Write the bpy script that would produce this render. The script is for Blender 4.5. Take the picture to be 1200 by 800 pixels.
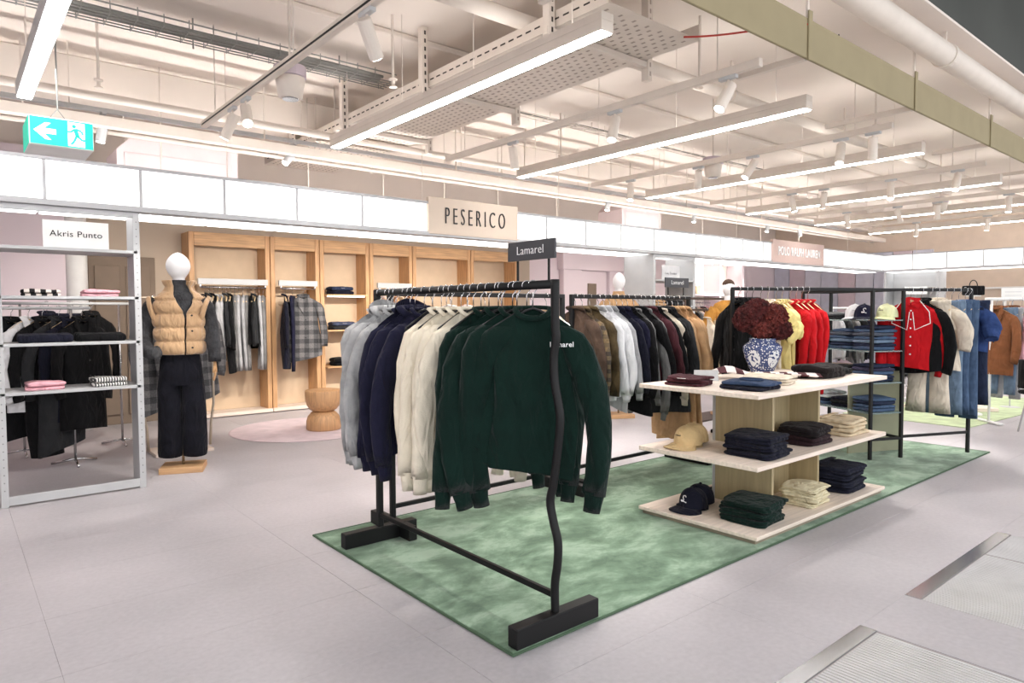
import bpy, bmesh, math, random
import numpy as np
from mathutils import Vector, Matrix

for o in list(bpy.data.objects):
    bpy.data.objects.remove(o, do_unlink=True)
SC = bpy.context.scene
COL = SC.collection
PI = math.pi
R = math.radians
random.seed(7)
rng = np.random.default_rng(11)

# ------------------------------------------------------------------ camera
cam_data = bpy.data.cameras.new('camera')
cam = bpy.data.objects.new('camera', cam_data)
COL.objects.link(cam)
F_PX = 794.9
cam_data.sensor_width = 36.0
cam_data.lens = F_PX / 1200.0 * 36.0
cam_data.clip_end = 200
_y, _p, _r = R(50.21), R(-2.523), R(-0.266)
fwd = Vector((math.cos(_y) * math.cos(_p), math.sin(_y) * math.cos(_p), math.sin(_p)))
rgt = Vector((math.sin(_y), -math.cos(_y), 0))
upv = rgt.cross(fwd)
r2 = rgt * math.cos(_r) + upv * math.sin(_r)
u2 = upv * math.cos(_r) - rgt * math.sin(_r)
M = Matrix((r2, u2, -fwd)).transposed().to_4x4()
M.translation = Vector((0, 0, 1.35))
cam.matrix_world = M
SC.camera = cam

# ------------------------------------------------------------------ world, exposure
world = bpy.data.worlds.new('world')
SC.world = world
world.use_nodes = True
bg = world.node_tree.nodes['Background']
bg.inputs[0].default_value = (0.97, 0.98, 1.0, 1)
bg.inputs[1].default_value = 1.35
SC.view_settings.view_transform = 'Standard'
SC.view_settings.look = 'None'
SC.view_settings.gamma = 1.0
SC.view_settings.exposure = 0.62
LINEAR_E = 30.0      # linear luminaires
FASCIA_E = 1.05       # lightbox panels
SOFFIT_E = 1.7
UPFILL_E = 6.0  # added upward fill for the ceiling

# ------------------------------------------------------------------ materials
def lin(c):
    return tuple((v / 12.92 if v <= 0.04045 else ((v + 0.055) / 1.055) ** 2.4) for v in c)
def rgb(r, g, b):
    return lin((r / 255.0, g / 255.0, b / 255.0)) + (1.0,)
MATS = {}
def new_mat(name):
    m = bpy.data.materials.new(name)
    m.use_nodes = True
    nt = m.node_tree
    return m, nt, nt.nodes['Principled BSDF']
def N(nt, t, **kw):
    n = nt.nodes.new(t)
    for k, v in kw.items():
        setattr(n, k, v)
    return n
def mat(name, c, rough=0.6, metal=0.0, var=0.06, scale=6.0, bump=0.0, bscale=80.0, emit=None, estr=0.0, spec=0.5, stretch=None, sheen=0.0):
    if name in MATS:
        return MATS[name]
    m, nt, b = new_mat(name)
    tc = N(nt, 'ShaderNodeTexCoord')
    mp = N(nt, 'ShaderNodeMapping')
    nt.links.new(tc.outputs['Object'], mp.inputs[0])
    if stretch:
        mp.inputs['Scale'].default_value = stretch
    nz = N(nt, 'ShaderNodeTexNoise')
    nz.inputs['Scale'].default_value = scale
    nz.inputs['Detail'].default_value = 4
    nt.links.new(mp.outputs[0], nz.inputs['Vector'])
    rp = N(nt, 'ShaderNodeValToRGB')
    lo = tuple(max(0, v * (1 - var * 2.2)) for v in c[:3]) + (1,)
    hi = tuple(min(1, v * (1 + var * 2.2)) for v in c[:3]) + (1,)
    rp.color_ramp.elements[0].color = lo
    rp.color_ramp.elements[0].position = 0.3
    rp.color_ramp.elements[1].color = hi
    rp.color_ramp.elements[1].position = 0.7
    nt.links.new(nz.outputs['Fac'], rp.inputs[0])
    nt.links.new(rp.outputs[0], b.inputs['Base Color'])
    b.inputs['Roughness'].default_value = rough
    b.inputs['Metallic'].default_value = metal
    b.inputs['Specular IOR Level'].default_value = spec
    if sheen:
        b.inputs['Sheen Weight'].default_value = sheen
        b.inputs['Sheen Roughness'].default_value = 0.5
    if bump:
        n2 = N(nt, 'ShaderNodeTexNoise')
        n2.inputs['Scale'].default_value = bscale
        n2.inputs['Detail'].default_value = 2
        nt.links.new(mp.outputs[0], n2.inputs['Vector'])
        bp = N(nt, 'ShaderNodeBump')
        bp.inputs['Strength'].default_value = bump
        bp.inputs['Distance'].default_value = 0.01
        nt.links.new(n2.outputs['Fac'], bp.inputs['Height'])
        nt.links.new(bp.outputs[0], b.inputs['Normal'])
    if emit:
        b.inputs['Emission Color'].default_value = emit
        b.inputs['Emission Strength'].default_value = estr
    MATS[name] = m
    return m
def fabric(name, c, var=0.07, rough=0.92, bump=0.25, bscale=160, sheen=0.03):
    if 'fabric_' + name in MATS: return MATS['fabric_' + name]
    return wrinkle(mat('fabric_' + name, c, rough=rough, var=var, scale=9, bump=bump, bscale=bscale, spec=0.2, sheen=sheen))
def wrinkle(m, strength=0.7):
    nt = m.node_tree; b = nt.nodes['Principled BSDF']
    tc = N(nt, 'ShaderNodeTexCoord'); mp = N(nt, 'ShaderNodeMapping'); mp.inputs['Scale'].default_value = (1, 1, 0.42)
    oi = N(nt, 'ShaderNodeObjectInfo'); ad = N(nt, 'ShaderNodeVectorMath', operation='ADD')
    sc = N(nt, 'ShaderNodeVectorMath', operation='SCALE'); sc.inputs['Scale'].default_value = 17.0
    nt.links.new(oi.outputs['Location'], sc.inputs[0])
    nt.links.new(tc.outputs['Object'], mp.inputs[0]); nt.links.new(mp.outputs[0], ad.inputs[0]); nt.links.new(sc.outputs[0], ad.inputs[1])
    nz = N(nt, 'ShaderNodeTexNoise'); nz.inputs['Scale'].default_value = 13; nz.inputs['Detail'].default_value = 2; nz.inputs['Distortion'].default_value = 0.6
    nt.links.new(ad.outputs[0], nz.inputs['Vector'])
    bp = N(nt, 'ShaderNodeBump'); bp.inputs['Strength'].default_value = strength; bp.inputs['Distance'].default_value = 0.06
    nt.links.new(nz.outputs['Fac'], bp.inputs['Height'])
    prev = b.inputs['Normal'].links
    if prev:
        fb = prev[0].from_node
        nt.links.new(bp.outputs[0], fb.inputs['Normal'])
    else:
        nt.links.new(bp.outputs[0], b.inputs['Normal'])
    return m
def wood_mat(name, c, axis=2, var=0.1, rough=0.5):
    s = [14, 14, 14]
    s[axis] = 0.9
    return mat(name, c, rough=rough, var=var, scale=3.5, stretch=tuple(s))
def plaid(name, base, dark, light, sc=9.0):
    m, nt, b = new_mat('fabric_' + name)
    tc = N(nt, 'ShaderNodeTexCoord')
    sep = N(nt, 'ShaderNodeSeparateXYZ')
    nt.links.new(tc.outputs['Object'], sep.inputs[0])
    def band(sock, k, thr):
        mu = N(nt, 'ShaderNodeMath', operation='MULTIPLY'); mu.inputs[1].default_value = k
        nt.links.new(sock, mu.inputs[0])
        fr = N(nt, 'ShaderNodeMath', operation='FRACT')
        nt.links.new(mu.outputs[0], fr.inputs[0])
        lt = N(nt, 'ShaderNodeMath', operation='LESS_THAN'); lt.inputs[1].default_value = thr
        nt.links.new(fr.outputs[0], lt.inputs[0])
        return lt.outputs[0]
    bx, bz = band(sep.outputs['X'], sc, 0.5), band(sep.outputs['Z'], sc, 0.5)
    ad = N(nt, 'ShaderNodeMath', operation='ADD')
    nt.links.new(bx, ad.inputs[0]); nt.links.new(bz, ad.inputs[1])
    hf = N(nt, 'ShaderNodeMath', operation='MULTIPLY'); hf.inputs[1].default_value = 0.5
    nt.links.new(ad.outputs[0], hf.inputs[0])
    rp = N(nt, 'ShaderNodeValToRGB')
    rp.color_ramp.elements[0].color = light
    rp.color_ramp.elements[1].color = dark
    e = rp.color_ramp.elements.new(0.5); e.color = base
    nt.links.new(hf.outputs[0], rp.inputs[0])
    nz = N(nt, 'ShaderNodeTexNoise'); nz.inputs['Scale'].default_value = 90
    mx = N(nt, 'ShaderNodeMix', data_type='RGBA', blend_type='OVERLAY'); mx.inputs['Factor'].default_value = 0.6
    nt.links.new(tc.outputs['Object'], nz.inputs['Vector'])
    nt.links.new(rp.outputs[0], mx.inputs['A']); nt.links.new(nz.outputs['Fac'], mx.inputs['B'])
    nt.links.new(mx.outputs['Result'], b.inputs['Base Color'])
    b.inputs['Roughness'].default_value = 0.95
    return m
def stripes(name, a, c, k, axis='X', thr=0.5):
    m, nt, b = new_mat('fabric_' + name)
    tc = N(nt, 'ShaderNodeTexCoord')
    sep = N(nt, 'ShaderNodeSeparateXYZ')
    nt.links.new(tc.outputs['Object'], sep.inputs[0])
    mu = N(nt, 'ShaderNodeMath', operation='MULTIPLY'); mu.inputs[1].default_value = k
    nt.links.new(sep.outputs[axis], mu.inputs[0])
    fr = N(nt, 'ShaderNodeMath', operation='FRACT'); nt.links.new(mu.outputs[0], fr.inputs[0])
    lt = N(nt, 'ShaderNodeMath', operation='LESS_THAN'); lt.inputs[1].default_value = thr
    nt.links.new(fr.outputs[0], lt.inputs[0])
    mx = N(nt, 'ShaderNodeMix', data_type='RGBA')
    mx.inputs['A'].default_value = c; mx.inputs['B'].default_value = a
    nt.links.new(lt.outputs[0], mx.inputs['Factor'])
    nt.links.new(mx.outputs['Result'], b.inputs['Base Color'])
    b.inputs['Roughness'].default_value = 0.9
    return m
def denim(name, c, var=0.09):
    if 'denim_' + name in MATS: return MATS['denim_' + name]
    return wrinkle(mat('denim_' + name, c, rough=0.9, var=var, scale=14, bump=0.3, bscale=220, spec=0.2), 0.6)
def glow(name, c, e):
    m, nt, b = new_mat(name)
    b.inputs['Base Color'].default_value = tuple(v * 0.6 for v in c[:3]) + (1,)
    b.inputs['Emission Color'].default_value = c
    b.inputs['Emission Strength'].default_value = e
    MATS[name] = m
    return m

# ------------------------------------------------------------------ mesh helpers
class MB:
    def __init__(s):
        s.v = []; s.f = []
    def add(s, vs, fs):
        b = len(s.v)
        s.v.extend([tuple(map(float, p)) for p in vs])
        s.f.extend([tuple(int(i) + b for i in f) for f in fs])
        return s
    def box(s, x0, x1, y0, y1, z0, z1):
        vs = [(x0, y0, z0), (x1, y0, z0), (x1, y1, z0), (x0, y1, z0), (x0, y0, z1), (x1, y0, z1), (x1, y1, z1), (x0, y1, z1)]
        fs = [(3, 2, 1, 0), (4, 5, 6, 7), (0, 1, 5, 4), (1, 2, 6, 5), (2, 3, 7, 6), (3, 0, 4, 7)]
        return s.add(vs, fs)
    def bevbox(s, x0, x1, y0, y1, z0, z1, b=0.004):
        bm = bmesh.new()
        bmesh.ops.create_cube(bm, size=1)
        for v in bm.verts:
            v.co = Vector(((x0 + x1) / 2 + v.co.x * (x1 - x0), (y0 + y1) / 2 + v.co.y * (y1 - y0), (z0 + z1) / 2 + v.co.z * (z1 - z0)))
        bmesh.ops.bevel(bm, geom=list(bm.edges), offset=b, segments=1, affect='EDGES')
        bm.verts.index_update()
        s.add([v.co for v in bm.verts], [[v.index for v in f.verts] for f in bm.faces])
        bm.free()
        return s
    def tube(s, pts, rad, n=8, flat=1.0, cap=True, ref=None):
        pts = [Vector(p) for p in pts]
        rads = rad if hasattr(rad, '__len__') else [rad] * len(pts)
        up = Vector(ref) if ref else None
        b = len(s.v); prev = None
        for i, p in enumerate(pts):
            d = (pts[min(i + 1, len(pts) - 1)] - pts[max(i - 1, 0)])
            d = d.normalized() if d.length > 1e-9 else Vector((0, 0, 1))
            if prev is None:
                a = up if up else (Vector((0, 0, 1)) if abs(d.z) < 0.9 else Vector((1, 0, 0)))
            else:
                a = prev
            x = (a - d * a.dot(d)).normalized(); prev = x
            y = d.cross(x)
            for k in range(n):
                t = 2 * PI * k / n
                s.v.append(tuple(p + x * (math.cos(t) * rads[i]) + y * (math.sin(t) * rads[i] * flat)))
        for i in range(len(pts) - 1):
            for k in range(n):
                s.f.append((b + i * n + k, b + i * n + (k + 1) % n, b + (i + 1) * n + (k + 1) % n, b + (i + 1) * n + k))
        if cap:
            s.f.append(tuple(b + k for k in range(n))[::-1])
            s.f.append(tuple(b + (len(pts) - 1) * n + k for k in range(n)))
        return s
    def lathe(s, prof, n=24, c=(0, 0, 0)):
        b = len(s.v)
        for r, z in prof:
            for k in range(n):
                t = 2 * PI * k / n
                s.v.append((c[0] + r * math.cos(t), c[1] + r * math.sin(t), c[2] + z))
        for i in range(len(prof) - 1):
            for k in range(n):
                s.f.append((b + i * n + k, b + i * n + (k + 1) % n, b + (i + 1) * n + (k + 1) % n, b + (i + 1) * n + k))
        s.f.append(tuple(b + k for k in range(n))[::-1])
        s.f.append(tuple(b + (len(prof) - 1) * n + k for k in range(n)))
        return s
    def grid(s, P, closed_u=False):
        P = np.asarray(P, float)
        nv, nu = P.shape[:2]
        b = len(s.v)
        s.v.extend(map(tuple, P.reshape(-1, 3)))
        for i in range(nv - 1):
            for k in range(nu if closed_u else nu - 1):
                s.f.append((b + i * nu + k, b + i * nu + (k + 1) % nu, b + (i + 1) * nu + (k + 1) % nu, b + (i + 1) * nu + k))
        return s
    def mesh(s, name, m=None, smooth=False):
        me = bpy.data.meshes.new(name)
        me.from_pydata(s.v, [], s.f)
        if m: me.materials.append(m)
        if smooth:
            me.polygons.foreach_set('use_smooth', [True] * len(me.polygons))
        me.update()
        return me
    def build(s, name, m, parent=None, smooth=False, label=None):
        o = bpy.data.objects.new(name, s.mesh(name, m, smooth))
        COL.objects.link(o)
        if parent: o.parent = parent
        if label: o['label'] = label
        return o

def thing(name, label, cat, loc=(0, 0, 0), rotz=0.0, group=None):
    o = bpy.data.objects.new(name, None)
    o.empty_display_size = 0.1
    COL.objects.link(o)
    o.location = loc; o.rotation_euler = (0, 0, rotz)
    o['label'] = label; o['category'] = cat
    if group: o['group'] = group
    return o
def tag(o, label, cat, group=None):
    o['label'] = label; o['category'] = cat
    if group: o['group'] = group
    return o
def struct(o):
    o['kind'] = 'structure'
    return o
def stuff(o):
    o['kind'] = 'stuff'
    return o
def inst(me, name, parent=None, loc=(0, 0, 0), rot=(0, 0, 0)):
    o = bpy.data.objects.new(name, me)
    COL.objects.link(o)
    o.location = loc; o.rotation_euler = rot
    if parent: o.parent = parent
    return o
def dup(root, loc, rotz, label=None):
    r = root.copy(); COL.objects.link(r)
    r.location = loc; r.rotation_euler = (0, 0, rotz)
    if label: r['label'] = label
    for ch in list(root.children):
        c = ch.copy(); COL.objects.link(c); c.parent = r
        for g in ch.children:
            d = g.copy(); COL.objects.link(d); d.parent = c
    return r
def text(body, name, m, parent, size, loc, rot, sx=1.0, spacing=1.0, depth=0.004, align='CENTER', offset=0.0):
    cu = bpy.data.curves.new(name, 'FONT')
    cu.body = body; cu.size = size; cu.align_x = align; cu.align_y = 'CENTER'
    cu.extrude = depth / 2; cu.space_character = spacing; cu.offset = offset
    cu.resolution_u = 4
    tmp = bpy.data.objects.new('tmp', cu); COL.objects.link(tmp)
    bpy.context.view_layer.update()
    dg = bpy.context.evaluated_depsgraph_get()
    me = bpy.data.meshes.new_from_object(tmp.evaluated_get(dg))
    bpy.data.objects.remove(tmp)
    for v in me.vertices:
        v.co.x *= sx
    me.materials.clear(); me.materials.append(m)
    o = bpy.data.objects.new(name, me); COL.objects.link(o)
    o.location = loc; o.rotation_euler = rot
    if parent: o.parent = parent
    return o
ORD = ['first', 'second', 'third', 'fourth', 'fifth', 'sixth', 'seventh', 'eighth', 'ninth', 'tenth', 'eleventh', 'twelfth', 'thirteenth', 'fourteenth', 'fifteenth', 'sixteenth']

# palette
BLACK = mat('black_metal', rgb(17, 17, 18), rough=0.5, var=0.03, spec=0.3)
WHITE_METAL = mat('white_metal', rgb(186, 187, 188), rough=0.45, var=0.02)
FRAME_GREY = mat('frame_grey', rgb(176, 176, 178), rough=0.5, var=0.02)
WHITE_PAINT = mat('white_paint', rgb(236, 235, 232), rough=0.6, var=0.02)
CHROME = mat('chrome', rgb(200, 200, 202), rough=0.18, metal=1.0, var=0.02)
STEEL = mat('brushed_steel', rgb(150, 150, 152), rough=0.22, metal=1.0, var=0.05, scale=4, stretch=(1, 30, 30))
CREAM_PAINT = mat('ceiling_paint', rgb(228, 217, 207), rough=0.9, var=0.02, scale=1.2)
CREAM_METAL = mat('cream_painted_metal', rgb(218, 207, 196), rough=0.55, var=0.02)
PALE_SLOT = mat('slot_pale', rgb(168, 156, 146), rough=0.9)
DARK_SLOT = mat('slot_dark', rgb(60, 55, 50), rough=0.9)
OAK = wood_mat('oak', rgb(196, 152, 108), axis=2)
OAK_X = wood_mat('oak_horizontal', rgb(200, 158, 114), axis=0)
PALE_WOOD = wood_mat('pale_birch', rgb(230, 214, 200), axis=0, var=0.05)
PALE_WOOD_SHADED = wood_mat('pale_birch_shaded', rgb(176, 160, 124), axis=2, var=0.05)  # birch darkened to paint in the shade on the table's upright panels
HANGER_WOOD = wood_mat('hanger_wood', rgb(218, 190, 150), axis=0, var=0.05)
HANGER_BLACK = mat('hanger_black', rgb(22, 22, 24), rough=0.4)
WHITE_SHELL = mat('mannequin_white', rgb(238, 236, 236), rough=0.5, var=0.01)
LENS = glow('lamp_lens', (1.0, 0.97, 0.93, 1), 14.0)
LED = glow('led_diffuser', (1.0, 0.985, 0.975, 1), LINEAR_E)
UPFILL = glow('upfill_glow', (1.0, 0.98, 0.965, 1), UPFILL_E)
REAR_FILL = glow('rear_fill_glow', (1.0, 0.97, 0.95, 1), 24.0)  # added fill glow, hidden behind the fascia
PANEL = glow('lightbox_panel', (1.0, 0.985, 0.975, 1), FASCIA_E)
SOFFIT = glow('lightbox_soffit', (1.0, 0.98, 0.965, 1), SOFFIT_E)

# ================================================================== setting: floor
def floor_material():
    m, nt, b = new_mat('floor_tile')
    g = N(nt, 'ShaderNodeNewGeometry')
    nz = N(nt, 'ShaderNodeTexNoise'); nz.inputs['Scale'].default_value = 0.7; nz.inputs['Detail'].default_value = 5
    nt.links.new(g.outputs['Position'], nz.inputs['Vector'])
    rp = N(nt, 'ShaderNodeValToRGB')
    rp.color_ramp.elements[0].color = rgb(172, 168, 171); rp.color_ramp.elements[0].position = 0.35
    rp.color_ramp.elements[1].color = rgb(195, 189, 192); rp.color_ramp.elements[1].position = 0.65
    nt.links.new(nz.outputs['Fac'], rp.inputs[0])
    n2 = N(nt, 'ShaderNodeTexNoise'); n2.inputs['Scale'].default_value = 40; n2.inputs['Detail'].default_value = 6
    nt.links.new(g.outputs['Position'], n2.inputs['Vector'])
    mx = N(nt, 'ShaderNodeMix', data_type='RGBA', blend_type='SOFT_LIGHT'); mx.inputs['Factor'].default_value = 0.25
    nt.links.new(rp.outputs[0], mx.inputs['A']); nt.links.new(n2.outputs['Fac'], mx.inputs['B'])
    nt.links.new(mx.outputs['Result'], b.inputs['Base Color'])
    rr = N(nt, 'ShaderNodeMapRange'); rr.inputs['To Min'].default_value = 0.34; rr.inputs['To Max'].default_value = 0.52
    nt.links.new(nz.outputs['Fac'], rr.inputs['Value'])
    nt.links.new(rr.outputs[0], b.inputs['Roughness'])
    b.inputs['Specular IOR Level'].default_value = 0.35
    return m
FLOOR_M = floor_material()
JOINT = mat('floor_joint', rgb(165, 159, 159), rough=0.9)
floor = struct(MB().box(-6, 24, -4, 11, -0.2, -0.003).build('floor', JOINT))
xs = [-2.11 + 1.2 * k for k in range(16)]
ys = [1.24, 1.78] + [1.78 + 0.6 * k for k in range(1, 14)]
tile_me = {}
def tile(x0, x1, y0, y1):
    w, d = round(x1 - x0, 3), round(y1 - y0, 3)
    if (w, d) not in tile_me:
        tile_me[(w, d)] = MB().bevbox(0.0006, w - 0.0006, 0.0006, d - 0.0006, -0.012, 0, 0.0006).mesh('floor_tile', FLOOR_M)
    inst(tile_me[(w, d)], 'floor_tile', floor, (x0, y0, 0))
for i in range(len(xs) - 1):
    for j in range(len(ys) - 1):
        tile(xs[i], xs[i + 1], ys[j], ys[j + 1])
tile(2.97, 3.45, 0.0, 1.24)
for x0 in (4.86, 6.06, 7.26, 8.46):
    for y0 in (-0.56, 0.04, 0.64):
        tile(x0, x0 + 1.2, y0, y0 + 0.6)
far_floor = struct(MB().box(15.89, 24, -4, 11, -0.19, 0).box(-6, -2.11, -4, 11, -0.19, 0).box(-2.11, 1.0, -4, 1.24, -0.19, 0).box(1.0, 15.89, -4, -0.56, -0.19, 0).box(9.66, 15.89, -0.56, 1.24, -0.19, 0).build('floor', FLOOR_M))

# metal entrance grates
RIB = mat('grate_aluminium', rgb(206, 206, 207), rough=0.5, metal=0.3, var=0.03)
GROOVE = mat('grate_groove', rgb(120, 120, 120), rough=0.8)
def grate(x0, x1, label, seams):
    t = thing('entrance_grate', label, 'floor grate', (x0, 0, 0), group=None)
    w = x1 - x0
    MB().bevbox(0.0, w, 1.172, 1.24, -0.05, 0.002, 0.001).build('edge_strip', STEEL, t, label='polished steel edge strip')
    MB().box(0, w, -0.4, 1.172, -0.06, -0.02).build('tray', GROOVE, t)
    k = 0; mb = MB()
    n = int(w / 0.021)
    for i in range(n):
        xx = 0.006 + i * 0.021
        if any(abs(xx - s) < 0.012 for s in seams): continue
        mb.box(xx, xx + 0.014, -0.4, 1.165, -0.02, 0.0)
    stuff(mb.build('ribs', RIB, t))
    return t
grate(1.0, 2.97, 'nearest ribbed metal entrance grate at the bottom right corner', [1.25])
grate(3.45, 4.86, 'farther ribbed metal entrance grate at the right edge', [0.9])

# ================================================================== walls
WALL_PINK = mat('wall_pink_grey', rgb(226, 212, 217), rough=0.85, var=0.015, scale=1.0)
WALL_TAUPE = mat('wall_taupe', rgb(186, 170, 152), rough=0.85, var=0.015, scale=1.0)
WALL_BROWN = mat('wall_brown', rgb(128, 112, 97), rough=0.8, var=0.03)
WALL_BEIGE = mat('wall_beige', rgb(216, 198, 180), rough=0.85, var=0.015)
struct(MB().box(-4, 8.3, 9.45, 9.65, 0, 2.7).build('wall_back', WALL_TAUPE))
struct(MB().box(-4, 17.2, 9.45, 9.65, 2.7, 3.5).build('wall_back', CREAM_PAINT))
struct(MB().box(8.3, 17.2, 9.45, 9.65, 0, 2.7).build('wall_back', WALL_PINK))
struct(MB().box(17.0, 17.2, -3.5, 9.45, 0, 3.5).build('wall_right', WALL_BEIGE))
struct(MB().box(-3.2, -3.0, 1.86, 9.45, 0, 3.5).build('wall_left', WALL_PINK))
# pink partition, white column and brown door on the left back wall
struct(MB().box(-1.5, 1.06, 9.2, 9.44, 0, 3.2).build('trim_1', WALL_PINK))
struct(MB().lathe([(0.11, 0), (0.11, 3.5)], 24, (1.17, 9.25, 0)).build('trim_2', WHITE_PAINT, smooth=True))
d = struct(MB().bevbox(1.3, 2.02, 9.38, 9.45, 0, 2.04, 0.006).build('door_1', WALL_BROWN))
for k in range(2):
    MB().bevbox(1.36 + 0.33 * k, 1.63 + 0.33 * k, 9.355, 9.379, 0.12, 1.92, 0.005).build('door_panel', WALL_BROWN, d)
MB().tube([(1.42, 9.34, 1.0), (1.42, 9.34, 1.16)], 0.01).build('door_handle', CHROME, d)
# pink doorway with a pilaster frame behind the racks
fr = struct(MB().bevbox(9.05, 9.55, 9.32, 9.45, 0, 2.45, 0.01).bevbox(10.35, 10.85, 9.32, 9.45, 0, 2.45, 0.01).bevbox(9.0, 10.9, 9.28, 9.45, 2.15, 2.5, 0.01).build('trim_3', WALL_PINK))
dd = struct(MB().bevbox(9.56, 10.34, 9.4, 9.449, 0, 2.14, 0.005).build('door_2', WALL_PINK))
MB().bevbox(9.78, 10.02, 9.375, 9.399, 0.9, 1.9, 0.004).build('door_glass', WALL_BROWN, dd, label='dark brown glazed opening')

# right wall: row of pale blue and rose vertical panels
for k in range(9):
    y0 = 9.44 - 0.42 * (k + 1)
    if y0 + 0.42 > 9.44: continue
    c = [rgb(198, 200, 214), rgb(206, 190, 198), rgb(206, 206, 218)][k % 3]
    struct(MB().bevbox(16.93, 16.999, y0, y0 + 0.405, 0.05, 2.7, 0.006).build('wall_panel', mat('wall_panel_%d' % (k % 3), c, rough=0.7, var=0.03), None))
struct(MB().bevbox(16.9, 16.999, 3.0, 5.9, 1.78, 1.82, 0.004).bevbox(16.9, 16.999, 4.28, 4.33, 0.1, 1.78, 0.004).build('trim_4', WHITE_PAINT))

# ================================================================== ceiling
struct(MB().box(-3.2, 20, 1.86, 9.65, 3.5, 3.52).build('ceiling', CREAM_PAINT))
VOID = mat('atrium_dark', rgb(62, 64, 60), rough=0.7, var=0.1, scale=1.0)
struct(MB().box(-8, 26, -0.6, 1.86, 4.7, 4.8).build('ceiling', VOID))
struct(MB().box(-8, 26, 1.87, 1.95, 3.53, 4.7).build('wall_upper', VOID))
# shallow downstand beams running across the slab
struct(MB().bevbox(-3.0, 17, 4.62, 4.95, 3.45, 3.5, 0.01).build('trim_5', CREAM_PAINT))
struct(MB().bevbox(-3.0, 17, 6.75, 7.3, 3.22, 3.5, 0.01).build('trim_6', CREAM_PAINT))

# facade channel, straps, struts along the atrium edge
b = thing('edge_beam', 'long beige box beam along the ceiling edge, top right', 'beam', (0, 2.05, 0))
OLIVE = mat('beam_paint_shaded', rgb(150, 138, 108), rough=0.8, var=0.02)  # beige wall colour darkened, the beam's shade is put into the paint
MB().bevbox(-1.0, 17, 0, 0.02, 2.865, 3.105, 0.004).build('box_section', OLIVE, b)
for x in (2.3, 4.05, 5.7, 7.5, 9.3, 11.1):
    MB().bevbox(x - 0.022, x + 0.022, -0.012, -0.0005, 2.855, 3.15, 0.003).build('strap', OLIVE, b)
    MB().box(x - 0.01, x + 0.01, 0.005, 0.018, 3.105, 3.5).build('hanger_rod', CREAM_METAL, b)
    MB().bevbox(x - 0.02, x + 0.02, 0.021, 0.06 + (0.42 if x != 5.7 else 0.62), 2.862, 2.9, 0.003).build('strut', CREAM_METAL, b)
p = thing('drain_pipe', 'thick cream pipe running along the dark ceiling edge', 'pipe', (0, 1.96, 3.32))
MB().tube([(-1, 0, 0), (17, 0, 0)], 0.085, 16).build('pipe_run', CREAM_METAL, p, smooth=True)
for x in (3.1, 6.0, 8.9, 11.6):
    MB().tube([(x, 0, 0), (x + 0.05, 0, 0)], 0.095, 16).box(x + 0.015, x + 0.03, -0.01, 0.01, 0.09, 0.18).build('pipe_clamp', CREAM_METAL, p)
p = thing('sprinkler_main', 'cream ceiling pipe crossing above the linear lights', 'pipe', (0, 3.35, 3.2))
MB().tube([(-2, 0, 0), (17, 0, 0)], 0.05, 14).build('pipe_run', CREAM_METAL, p, smooth=True)
for x in (1.0, 3.1, 5.25, 7.4, 9.6):
    MB().tube([(x, 0, 0), (x + 0.04, 0, 0)], 0.058, 14).box(x + 0.01, x + 0.03, -0.008, 0.008, 0.05, 0.3).build('pipe_clamp', CREAM_METAL, p)
def xpipe(name, y, z, r, label, x0=-2.9, x1=16):
    p = thing(name, label, 'pipe', (0, y, z))
    MB().tube([(x0, 0, 0), (x1, 0, 0)], r, 12).build('pipe_run', CREAM_METAL, p, smooth=True)
    for x in np.arange(x0 + 1, x1, 2.4):
        MB().box(x, x + 0.012, -0.006, 0.006, r * 0.9, 3.5 - z).build('hanger_rod', CREAM_METAL, p)
xpipe('ceiling_pipe', 6.12, 3.02, 0.035, 'upper pale pipe running left to right above the lightbox row')
xpipe('ceiling_pipe', 6.55, 2.86, 0.022, 'thin pale pipe just above the lightbox row')
t = thing('cable_trunking', 'cream square trunking running left to right above the lightbox row', 'trunking', (0, 6.32, 2.84))
MB().bevbox(-2.9, 16, -0.04, 0.04, 0, 0.085, 0.004).build('trunk', CREAM_METAL, t)
for x in np.arange(-2, 16, 2.15):
    MB().box(x, x + 0.012, -0.006, 0.006, 0.085, 0.66).build('hanger_rod', CREAM_METAL, t)

# wire cable tray with grey cables, top left
WIRE = mat('galvanised_wire', rgb(150, 150, 146), rough=0.4, metal=0.6, var=0.03)
CABLE = mat('grey_cable', rgb(140, 139, 134), rough=0.6)
t = thing('wire_cable_tray', 'wire basket cable tray carrying grey cables under the ceiling, top left', 'cable tray', (0, 5.24, 3.3))
for y in (-0.1, -0.05, 0, 0.05, 0.1):
    MB().tube([(-2.9, y, 0), (3.0, y, 0)], 0.005, 6).build('rail_wire', WIRE, t)
for y in (-0.12, 0.12):
    MB().tube([(-2.9, y, 0.06), (3.0, y, 0.06)], 0.006, 6).build('rail_wire', WIRE, t)
mb = MB()
for x in np.arange(-2.8, 3.0, 0.16):
    mb.tube([(x, -0.12, 0.08), (x, -0.12, 0), (x, 0.12, 0), (x, 0.12, 0.08)], 0.004, 5)
stuff(mb.build('cross_wires', WIRE, t))
for k, (y, r) in enumerate([(-0.07, 0.014), (-0.03, 0.018), (0.02, 0.013), (0.06, 0.016)]):
    pts = [(x, y + 0.012 * math.sin(x * 2.3 + k), 0.02 + r + 0.006 * math.sin(3 * x + k)) for x in np.arange(-2.9, 3.01, 0.2)]
    MB().tube(pts, r, 7).build('cable', CABLE, t, smooth=True)
for x in (-0.3, 0.55, 1.45, 2.6):
    MB().tube([(x, 0.13, -0.02), (x, 0.13, 0.2)], 0.006, 6).build('hanger_rod', WIRE, t)
t = thing('wire_cable_tray', 'second thin wire cable tray near the right hand spotlight tracks', 'cable tray', (0, 5.1, 3.28))
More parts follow.
